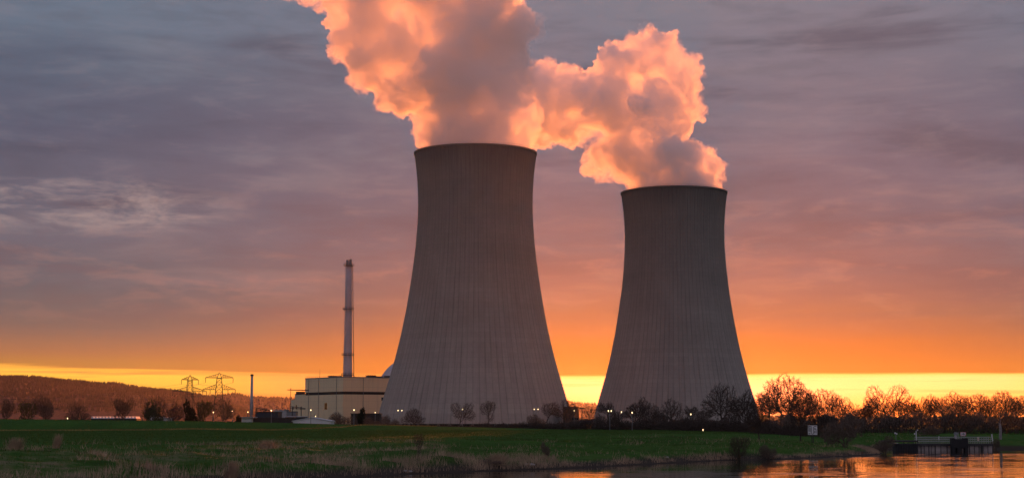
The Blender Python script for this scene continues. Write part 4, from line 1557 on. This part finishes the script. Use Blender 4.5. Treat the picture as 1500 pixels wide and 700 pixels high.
# white low sheds and tents far left
o, h, W = simple_house('sawtooth_shed', 'long low shed with a row of white sawtooth roofs before the wooded hill', 'shed', 133, 200, 613.6, 900, 12, DARKB, DARKB, over=0.1)
m = MB()
for k in range(14):
    x = -W / 2 + W * (k + 0.1) / 14
    w = W / 14 * 0.82
    m.add([(x, -0.5, h + 0.36), (x + w, -0.5, h + 0.36), (x + w * 0.72, -0.5, h + 1.5), (x + w * 0.28, -0.5, h + 1.5),
           (x, 10, h + 0.36), (x + w, 10, h + 0.36), (x + w * 0.72, 10, h + 1.5), (x + w * 0.28, 10, h + 1.5)],
          [(0, 1, 2, 3), (5, 4, 7, 6), (3, 2, 6, 7), (0, 3, 7, 4), (2, 1, 5, 6)])
m.build('roof_lights', WHITE, o)
simple_house('tent', 'white tent with a peaked roof behind the broad greenish tree', 'tent', 217, 226, 612.5, 690, 6, WHITE, WHITE, gable=1.1, over=0.1)
simple_house('low_white_shed', 'low pale shed right of the white tent behind the bare trees', 'shed', 228, 250, 612, 760, 8, PALE, WHITE, over=0.2)

# substation gantries before the annex
for pa, pb, py, Y, lab in ((375, 388, 597, 800, 'dark substation gantry with slanting beam right of the thin chimney'),
                           (428, 441, 595, 840, 'dark substation gantry before the foot of the cream annex')):
    A = gp(pa, Y)
    zt_ = height_at(pa, py, Y) - A.z
    wid = (pb - pa) * px_size(Y)
    g = thing('gantry', A, lab, 'gantry', 'substation gantries')
    for x in (0, wid):
        m = MB()
        m.tube([(x, 0, -0.3), (x, 0, zt_)], 0.22, 5)
        m.build('post', STEEL, g)
    m = MB()
    m.tube([(-0.6, 0, zt_), (wid + 2.5, -3, zt_ - 1.0)], 0.2, 5)
    m.tube([(-0.6, 0, zt_ - 0.8), (wid + 2.5, -3, zt_ - 1.4)], 0.12, 4)
    m.build('beam', STEEL, g)
    for k in range(3):
        m = MB()
        x = wid * (0.1 + 0.4 * k)
        m.tube([(x, -0.1, zt_ - 0.2), (x, -0.1, zt_ - 1.6)], 0.13, 6)
        m.build('insulator', STEEL, g)
A = gp(424, 1000)
jb = thing('lifting_jib', A, 'long thin dark horizontal jib sticking out left of the cream block', 'crane')
zj = height_at(424, 570.7, 1000) - A.z
m = MB()
m.tube([(0.5, 0, -0.3), (0.5, 0, zj + 1.2)], 0.18, 5)
m.build('mast', STEEL, jb)
m = MB()
for dz in (0, 0.45):
    m.tube([(-1.8, 0, zj + dz * 0.2), (10.5, 6, zj + dz - 0.3)], 0.16, 4)
m.build('jib', STEEL, jb)

# mast with a cross head between the towers
mm = thing('floodlight_mast', gp(852.5, 800), 'slim dark mast with a cross head in the gap between the towers', 'mast')
zm = height_at(852.5, 597.5, 800) - mm.location.z
m = MB()
m.tube([(0, 0, -0.3), (0, 0, zm)], [0.26, 0.18], 8)
m.build('pole', STEEL, mm)
m = MB()
m.box(-1.2, 1.2, -0.3, 0.3, zm - 0.5, zm + 0.35)
m.build('cross_head', STEEL, mm)


# ------------------------------------------------------------------ lattice pylons and their cables
def pylon(px, Y, py_top, py_arm1, half1, py_arm2, half2, label, rz):
    g = gp(px, Y)
    o = thing('lattice_pylon', g, label, 'pylon', 'lattice pylons', rz=rz)
    H = height_at(px, py_top, Y) - g.z
    a1 = height_at(px, py_arm1, Y) - g.z
    a2 = height_at(px, py_arm2, Y) - g.z
    s = px_size(Y)
    t = 0.118
    def hw(z):
        return float(np.interp(z, [0, a2, a1, H], [3.4, 1.75, 1.25, 0.12]))
    m = MB()
    levels = [0]
    while levels[-1] < a1:
        levels.append(levels[-1] + max(1.6, hw(levels[-1]) * 1.5))
    levels[-1] = a1
    for sx in (-1, 1):
        for sy in (-1, 1):
            m.tube([(sx * hw(z), sy * hw(z), z) for z in (-0.3, a2, a1, H)], t, 4)
    for z0_, z1_ in zip(levels[:-1], levels[1:]):
        for k in range(4):
            c = [(-1, -1), (1, -1), (1, 1), (-1, 1)]
            p, q = c[k], c[(k + 1) % 4]
            m.tube([(p[0] * hw(z0_), p[1] * hw(z0_), z0_), (q[0] * hw(z1_), q[1] * hw(z1_), z1_)], t * 0.6, 3)
            m.tube([(q[0] * hw(z0_), q[1] * hw(z0_), z0_), (p[0] * hw(z1_), p[1] * hw(z1_), z1_)], t * 0.6, 3)
            m.tube([(p[0] * hw(z1_), p[1] * hw(z1_), z1_), (q[0] * hw(z1_), q[1] * hw(z1_), z1_)], t * 0.5, 3)
    m.build('mast', STEEL, o)
    tips = []
    for z, half in ((a1, half1 * s), (a2, half2 * s)):
        for sx in (-1, 1):
            m = MB()
            rise = 2.1 if z == a1 else 2.8
            for sy in (-1, 1):
                m.tube([(sx * hw(z), sy * hw(z), z), (sx * half, 0, z)], t * 1.15, 4)
                m.tube([(sx * hw(z + rise), sy * hw(z + rise), z + rise), (sx * half, 0, z + 0.2)], t * 0.8, 4)
                for k in range(1, 6):
                    f0, f1 = (k - 1) / 6, k / 6
                    zz = lambda f: z + rise * (1 - f) * (1.0) + 0.2 * f
                    xx = lambda f: sx * (hw(z) + (half - hw(z)) * f)
                    yy = lambda f: sy * hw(z) * (1 - f)
                    m.tube([(xx(f0), yy(f0), z), (xx(f1), yy(f1), zz(f1))], t * 0.5, 3)
                    m.tube([(xx(f1), yy(f1), zz(f1)), (xx(f1), yy(f1), z)], t * 0.5, 3)
            m.build('crossarm', STEEL, o)
            spots = (1.0,) if z == a1 else (1.0, 0.55)
            for f in spots:
                q = MB()
                q.tube([(sx * half * f, 0, z), (sx * half * f, 0, z - 2.6)], 0.16, 5)
                q.build('insulator', STEEL, o)
                tips.append(Vector((sx * half * f, 0, z - 2.6)))
    from mathutils import Matrix
    R3 = Matrix.Rotation(rz, 3, 'Z')
    return [R3 @ v + Vector(g) for v in tips]


t1 = pylon(320, 900, 545.5, 553.0, 20, 570.2, 23.5, 'larger right-hand lattice pylon with two crossarms behind the dark bare tree', 0.12)
t2 = pylon(277, 985, 549.0, 556.0, 12.5, 573.0, 25.0, 'smaller left-hand lattice pylon rising behind the dark evergreen', 0.42)


def cable(a, b, sag, label):
    pts = [a.lerp(b, t) - Vector((0, 0, sag * 4 * t * (1 - t))) for t in np.linspace(0, 1, 20)]
    m = MB()
    m.tube([p - a for p in pts], 0.045, 3)
    o = m.build('power_cable', STEEL, None, a)
    tag(o, label, 'cable', 'overhead power cables')


for k in range(6):
    cable(t1[k], t2[k], 1.2, 'thin dark overhead cable strung between the two lattice pylons')
    far = gp(-160, 1250) + Vector(((k % 3) * 6 - 6, 0, 26 - (k // 3) * 6))
    cable(t2[k], far, 7, 'thin dark overhead cable running left from the smaller lattice pylon across the wooded hill')

# ------------------------------------------------------------------ street lamps of the plant road
LAMPM = {}


def lamp_glow(N, out):
    e = N.new('ShaderNodeEmission')
    e.inputs[0].default_value = (1.0, 0.72, 0.36, 1)
    e.inputs[1].default_value = 4.0
    N.link(e.outputs[0], out.inputs[0])


GLOW = mat('lamp_glow', lamp_glow)


def street_lamp(px, py, Y, label, heads=1, size=0.36, gap=1.75):
    g = gp(px, Y)
    H = height_at(px, py, Y) - g.z
    o = thing('street_lamp', g, label, 'street lamp', 'lit street lamps of the power station')
    m = MB()
    m.tube([(0, 0, -0.3), (0, 0, H * 0.5), (0, 0, H + 0.1)], [0.14, 0.11, 0.08], 8)
    xs = [0.0] if heads == 1 else [-gap / 2, gap / 2]
    for x in xs:
        if x:
            m.tube([(0, 0, H - 0.3), (x, -0.1, H + 0.25)], 0.06, 5)
    m.build('pole', GREY, o)
    for x in xs:
        h_ = MB()
        h_.lathe([(H + 0.30, 0.30), (H + 0.42, 0.40), (H + 0.62, 0.14)], 12, x, -0.25)
        ho = h_.build('lamp_head', STEEL, o)
        b_ = MB()
        size_ = size * 0.52
        b_.lathe([(H - 0.20, 0.08), (H - 0.10, size_ * 0.8), (H + 0.10, size_), (H + 0.28, 0.2)], 12, x, -0.25)
        b_.build('bulb', GLOW, ho, smooth=True)
    return o


street_lamp(340.3, 601.8, 760, 'lit street lamp standing free right of the right-hand pylon, brightest of the left ones', 1, 0.6)
street_lamp(363, 603.3, 740, 'lit street lamp just left of the foot of the thin chimney', 1, 0.4)
street_lamp(397.3, 601, 690, 'lit street lamp before the long low dark hall', 1, 0.46)
street_lamp(455.2, 600.5, 630, 'lit street lamp standing beside the white gabled shed', 1, 0.3)
street_lamp(462.3, 609.5, 700, 'small lit lamp just above the roof of the white gabled shed', 1, 0.18)
street_lamp(518.5, 600.3, 640, 'lit street lamp before the corner of the cream block', 1, 0.36)
street_lamp(549.5, 604, 770, 'dim lit lamp at the end of the low dark building by the larger tower', 1, 0.24)
street_lamp(585.8, 601, 760, 'lit double-headed street lamp at the lower left of the larger tower', 2, 0.38)
street_lamp(677.5, 599.3, 685, 'lit street lamp shining through the bare tree before the larger tower', 1, 0.36)
street_lamp(785.4, 599.2, 750, 'lit double-headed street lamp at the lower right of the larger tower', 2, 0.38)
street_lamp(841, 601, 790, 'lit street lamp before the brown building between the towers', 1, 0.4)
street_lamp(893.3, 601.8, 560, 'lit double-headed street lamp in the round dark tree at the smaller tower', 2, 0.18, 1.0)
street_lamp(910.3, 603.5, 560, 'lit street lamp in the gap between two dark trees left of the smaller tower', 1, 0.22)
street_lamp(926, 604.3, 540, 'lit street lamp in the broad dark tree before the smaller tower', 1, 0.2)
street_lamp(1012, 606.7, 535, 'lit street lamp in the low dark tree before the smaller tower', 1, 0.2)
street_lamp(1029.5, 629.8, 470, 'small low lit lamp at the hedge before the smaller tower', 1, 0.11)
street_lamp(312.3, 603.7, 760, 'dim lit street lamp among the bare trees under the right-hand pylon', 1, 0.3)
street_lamp(99, 612.6, 640, 'tiny lit lamp low at the foot of the lone low bush-like tree', 1, 0.2)

# ------------------------------------------------------------------ square sign on the bank
SY = 284.0
g = gp(1190, SY)
sg = thing('river_sign', g, 'large white square sign with grey markings on a dark post at the grassy bank', 'sign')
zb = height_at(1190, 636.3, SY) - g.z
ztp = height_at(1190, 622.6, SY) - g.z
w = 6.8 * px_size(SY)
m = MB()
m.box(-w, w, -0.05, 0.05, zb, ztp)
m.build('board', mat('sign_white', color=(0.78, 0.78, 0.80), rough=0.5, var=0.06, scale=2.0), sg)
m = MB()
for dx in (-0.12, 0.12):
    m.tube([(dx, 0.12, -0.4), (dx, 0.12, ztp - 0.1)], 0.07, 6)
m.box(-0.5, 0.5, 0.06, 0.18, zb - 0.25, zb - 0.12)
m.build('post', STEEL, sg)
mk = mat('sign_marking', color=(0.09, 0.09, 0.10), rough=0.6)
m = MB()
hh = ztp - zb
for (x0, x1, q0, q1) in ((-0.86, -0.20, 0.86, 0.93), (-0.86, -0.74, 0.36, 0.86), (-0.62, -0.48, 0.30, 0.78), (-0.34, -0.22, 0.12, 0.82), (0.16, 0.28, 0.10, 0.84),
                         (0.28, 0.86, 0.86, 0.93), (0.42, 0.62, 0.52, 0.74), (0.40, 0.56, 0.18, 0.42), (0.70, 0.82, 0.14, 0.60), (-0.86, -0.50, 0.08, 0.16), (-0.2, 0.12, 0.06, 0.12)):
    m.box(x0 * w, x1 * w, -0.062, -0.051, zb + q0 * hh, zb + q1 * hh)
m.build('marking', mk, sg)

# ------------------------------------------------------------------ landing stage
PY = 286.0
u = px_size(PY)
X = lambda px: (px - 750) / F * (PY * math.cos(PITCH))
Z = lambda py: height_at(1390, py, PY)
xl, xr = X(1343), X(1453)
st = thing('landing_stage', ((xl + xr) / 2, PY, 0), 'long landing stage with railing and dark piles before a pale wall', 'landing stage')
hw_ = (xr - xl) / 2
zd = Z(649.2)
m = MB()
m.box(-hw_, hw_, -0.2, 2.4, zd - 0.35, zd)
m.build('deck', STEEL, st)
m = MB()
m.box(-hw_, hw_, 0.35, 0.8, -1.5, zd - 0.36)
m.build('back_wall', mat('sheet_wall', color=(0.55, 0.50, 0.47), rough=0.9, var=0.25, scale=0.8), st)
for px, ww in ((1348, 1.3), (1352.6, 1), (1359.4, 1.3), (1363, 0.7), (1368.6, 1.4), (1377, 1), (1386, 1.2), (1419, 1.3), (1426, 1), (1432.6, 1), (1437.3, 3.6), (1445.7, 1.1), (1452.6, 1.4)):
    m = MB()
    m.tube([(X(px) - st.location.x, -0.1, -1.6), (X(px) - st.location.x, -0.1, zd - 0.36)], ww * u * 0.55, 8)
    m.build('pile', STEEL, st)
zr = Z(639.8)
m = MB()
for zz in (zr, zd + (zr - zd) * 0.66, zd + (zr - zd) * 0.33):
    m.tube([(-hw_, -0.12, zz), (hw_, -0.12, zz)], 0.035, 5)
    m.tube([(-hw_, 2.2, zz), (hw_, 2.2, zz)], 0.035, 5)
for x in np.linspace(-hw_, hw_, 34):
    m.tube([(x, -0.12, zd), (x, -0.12, zr)], 0.03, 5)
    m.tube([(x, 2.2, zd), (x, 2.2, zr)], 0.03, 5)
m.build('railing', PALE, st)

# dark sheet-piled end block with a walkway beam
eb = thing('pier_block', ((X(1311) + X(1342.6)) / 2, PY - 0.6, 0), 'solid dark sheet-piled pier block at the left end of the landing stage', 'pier')
hb = (X(1342.6) - X(1311)) / 2
m = MB()
for k in range(18):
    x0 = -hb + 2 * hb * k / 18
    dy = 0.0 if k % 2 else 0.14
    m.box(x0, x0 + 2 * hb / 18 - 0.004, dy, 3, -1.6, Z(649.6))
m.build('sheet_piling', mat('sheet_pile', color=(0.018, 0.02, 0.024), rough=0.7, var=0.3, scale=1.0), eb)
m = MB()
m.box(-hb - 2.2, hb, -0.1, 2.0, Z(646.6), Z(644.4))
m.build('walkway_beam', STEEL, eb)
m = MB()
m.box(-hb - 1.4, -hb + 0.3, -0.25, -0.12, Z(648.8), Z(648.0))
m.build('edge_strip', PALE, eb)
m = MB()
for x in np.linspace(-hb - 2, hb, 8):
    m.tube([(x, 0.1, Z(646)), (x, 0.1, Z(649.5))], 0.05, 5)
m.build('strut', STEEL, eb)

# three-legged mooring dolphin
md_ = thing('mooring_dolphin', (X(1401.3), PY - 1.6, 0), 'heavy black three-legged mooring block standing in the water before the landing stage', 'mooring block')
Y2 = PY - 1.6
m = MB()
x0, x1 = X(1389.5) - X(1401.3), X(1412.8) - X(1401.3)
m.box(x0, x1, -0.3, 1.0, Z(654.6), Z(642.5))
m.box(x0, x0 + 0.55, -0.32, 1.0, Z(642.5), Z(641.2))
m.box(x1 - 0.75, x1, -0.32, 1.0, Z(642.5), Z(641.2))
m.build('cap_beam', mat('tarred_timber', color=(0.010, 0.010, 0.012), rough=0.7), md_)
for pa, pb in ((1389.5, 1394.2), (1396.8, 1404.0), (1408.2, 1412.8)):
    m = MB()
    m.box(X(pa) - X(1401.3), X(pb) - X(1401.3), -0.25, 0.9, -1.6, Z(654.6))
    m.build('leg', mat('tarred_timber'), md_)
for pc in (1395.5, 1406.1):
    m = MB()
    xc = X(pc) - X(1401.3)
    m.add([(xc - 0.32, -0.2, Z(654.6)), (xc, -0.2, Z(656.2)), (xc + 0.32, -0.2, Z(654.6)), (xc - 0.32, 0.6, Z(654.6)), (xc, 0.6, Z(656.2)), (xc + 0.32, 0.6, Z(654.6))],
          [(0, 1, 2), (5, 4, 3), (0, 3, 4, 1), (1, 4, 5, 2)])
    m.build('brace', mat('tarred_timber'), md_)

# waterway sign with an arrow
sw = thing('arrow_sign', (X(1409.3), PY - 0.4, Z(641.2)), 'white waterway sign with red edge and black arrow pointing right above the mooring block', 'sign')
z_ = lambda py: Z(py) - Z(641.2)
wa, wb = -4.3 * u, 4.3 * u
m = MB()
m.box(wa, wb, -0.03, 0.03, z_(637.8), z_(632.2))
m.build('board', mat('sign_white_bright', color=(0.90, 0.89, 0.89), rough=0.5, var=0.02), sw)
m = MB()
redm = mat('sign_red', color=(0.42, 0.10, 0.12), rough=0.5)
e = 0.09
m.box(wa - 0.01, wb + 0.01, -0.045, -0.031, z_(637.8), z_(637.8) + e)
m.box(wa - 0.01, wb + 0.01, -0.045, -0.031, z_(632.2) - e, z_(632.2))
m.box(wa - 0.01, wa + e, -0.045, -0.031, z_(637.8) + e, z_(632.2) - e)
m.box(wb - e, wb + 0.01, -0.045, -0.031, z_(637.8) + e, z_(632.2) - e)
m.build('border', redm, sw)
m = MB()
zc_ = (z_(637.8) + z_(632.2)) / 2
m.box(-2.7 * u, 0.6 * u, -0.05, -0.032, zc_ - 0.075, zc_ + 0.075)
m.add([(0.6 * u, -0.05, zc_ - 0.19), (3.0 * u, -0.05, zc_), (0.6 * u, -0.05, zc_ + 0.19), (0.6 * u, -0.032, zc_ - 0.19), (3.0 * u, -0.032, zc_), (0.6 * u, -0.032, zc_ + 0.19)],
      [(0, 1, 2), (5, 4, 3), (0, 3, 4, 1), (1, 4, 5, 2), (2, 5, 3, 0)])
m.build('arrow', BAND, sw)
m = MB()
for x in (-2.4 * u, 0.0, 2.4 * u):
    m.tube([(x, 0.06, -0.1), (x, 0.06, z_(637.6))], 0.06, 6)
m.build('post', PALE, sw)

# grey round-topped marker
rm = thing('round_marker', (X(1398.4), PY - 0.4, Z(641.2)), 'grey round-topped marker on a pale box left of the arrow sign', 'marker')
m = MB()
m.box(-1.8 * u, 1.6 * u, -0.2, 0.2, -0.1, z_(637.2))
m.build('box', PALE, rm)
m = MB()
zc_ = z_(634.6)
ring = [(math.cos(a) * 2.9 * u, math.sin(a) * 2.6 * u) for a in np.linspace(0, 2 * math.pi, 8, endpoint=False) + 0.39]
m.add([(x, -0.06, zc_ + z) for x, z in ring] + [(x, 0.06, zc_ + z) for x, z in ring],
      [tuple(range(8)), tuple(range(15, 7, -1))] + [(k, 8 + k, 8 + (k + 1) % 8, (k + 1) % 8) for k in range(8)])
m.build('disc', mat('marker_grey', color=(0.20, 0.23, 0.23), rough=0.6, var=0.3, scale=3.0), rm)
m = MB()
m.tube([(3.6 * u, 0, -0.1), (3.6 * u, 0, z_(632.4))], 0.06, 6)
m.build('post', PALE, rm)

# white poles, little plates and the lifebuoy box
def pole(px, py0, py1, lean, label, r=0.06, name='white_pole', plates=()):
    o = thing(name, (X(px), PY - 0.1, Z(py0)), label, 'post')
    m = MB()
    m.tube([(0, 0, -0.1), (lean, 0, Z(py1) - Z(py0))], r, 8)
    m.build('pole', WHITE if name == 'white_pole' else GREY, o)
    for dx, py, s in plates:
        m = MB()
        m.box(dx - s, dx + s, -0.09, -0.05, Z(py) - Z(py0) - s * 1.2, Z(py) - Z(py0) + s * 1.2)
        m.build('plate', WHITE, o)


pole(1341.3, 645, 630.3, 0.0, 'upright white pole with two small plates on the dark pier block', 0.085, plates=((-0.28, 634.8, 0.1), (0.25, 629.4, 0.09)))
pole(1311.6, 646, 632.8, 0.0, 'thin grey post with two small pale plates at the outer end of the pier', 0.05, 'grey_post', plates=((-0.14, 633.9, 0.11), (0.14, 634.8, 0.1)))
pole(1374.4, 643, 638.6, 0.0, 'short white post on the landing stage left of the mooring block', 0.085)
pole(1453.0, 644.5, 635.2, -0.14, 'leaning white post at the right end of the landing stage', 0.10)
lb = thing('lifebuoy_box', (X(1431.5), PY - 0.22, Z(645)), 'small pale box on the railing right of the arrow sign', 'box')
m = MB()
m.box(-0.15, 0.15, -0.12, 0.0, 0, Z(640) - Z(645))
m.build('case', mat('pale_orange', color=(0.66, 0.50, 0.42), rough=0.5), lb)
m = MB()
m.box(-0.18, 0.18, -0.15, 0.03, Z(640) - Z(645), Z(640) - Z(645) + 0.08)
m.build('lid', WHITE, lb)


# pale stones at the water's edge
def boulder(px, Y, r, label, seed, flat=0.55):
    g = gp(px, Y)
    v = ICO[0].copy()
    v = np.array([p * (1 + 0.28 * mn.noise(Vector(p * 1.3) + Vector((seed, 0, 0)))) for p in v])
    m = MB()
    m.add(v * np.array([r * 1.1, r * 0.8, r * flat]), ICO[1])
    o = m.build('boulder', mat('pale_stone', color=(0.36, 0.34, 0.32), rough=0.9, var=0.3, scale=3.0), None, (g.x, g.y, g.z + r * 0.15))
    tag(o, label, 'stone', 'pale stones at the water edge')


boulder(779, 175.8, 0.30, 'larger pale stone at the water edge below the stump-like shrub', 1)
boulder(771, 175.6, 0.16, 'smaller pale stone just left of the larger one at the water edge', 4)
boulder(601, 160.2, 0.22, 'pale rounded stone on the shore below the thin reddish saplings', 9)
boulder(594, 159.8, 0.16, 'small pale stone on the shore at the left end of the stone group', 12)
boulder(977, 206.5, 0.16, 'single pale stone at the water edge below the smaller tower', 15)

# pale bare trunk near the landing stage
pt = thing('pale_trunk_tree', gp(1464.5, 322), 'pale grey bare trunk standing behind the right end of the landing stage', 'tree')
m = MB()
H_ = height_at(1464, 606, 322) - pt.location.z
m.tube([(0, 0, -0.2), (0.1, 0, H_ * 0.4), (0.0, 0.1, H_ * 0.7), (0.15, 0, H_)], [0.32, 0.26, 0.18, 0.08], 10)
m.build('trunk', mat('pale_bark', color=(0.24, 0.22, 0.22), rough=0.9, scale=2.0), pt)
m = MB()
for k in range(26):
    rr = random.Random(k)
    z = H_ * rr.uniform(0.55, 0.95)
    a = rr.uniform(0, 6.28)
    L = rr.uniform(0.6, 1.5)
    m.tube([(0.05, 0.05, z), (L * 0.6 * math.cos(a), L * 0.6 * math.sin(a), z + L * 0.6), (L * math.cos(a), L * math.sin(a), z + L * 1.4)], [0.04, 0.025, 0.01], 4)
m.build('crown', TWIG, pt)

# a plume of pale dry grass at the lower left
rs = np.random.RandomState(91)


def grass_clump(px, Y, w, h, n, label, lean=(0.25, 0.0), material=None):
    g = gp(px, Y)
    P0 = np.stack([rs.normal(0, w * 0.35, n), rs.normal(0, w * 0.35, n), np.full(n, -0.1)], 1)
    P1 = P0 + np.stack([rs.normal(lean[0], w * 0.45, n), rs.normal(lean[1], w * 0.3, n), h * rs.uniform(0.45, 1.0, n)], 1)
    o = link('grass_clump', seg_mesh('grass_clump', P0, P1, np.full(n, 0.02), np.full(n, 0.006), material or dry, 3), None, g)
    tag(o, label, 'grass clump')


grass_clump(338, 140, 0.5, 1.9, 260, 'tall pale dry grass plume at the lower left beside the small dark shrub', (0.35, 0))
grass_clump(390, 196, 1.1, 1.3, 420, 'pale upright dry grass clump on a low mound left of the field centre')
grass_clump(21, 176, 0.9, 1.6, 300, 'orange-brown dry reed clump near the left picture edge')
grass_clump(83, 180, 0.5, 1.7, 160, 'narrow dry reed clump right of the orange-brown one')
grass_clump(727, 173, 1.2, 1.3, 420, 'dry grass clump growing over the dark brushwood mound')
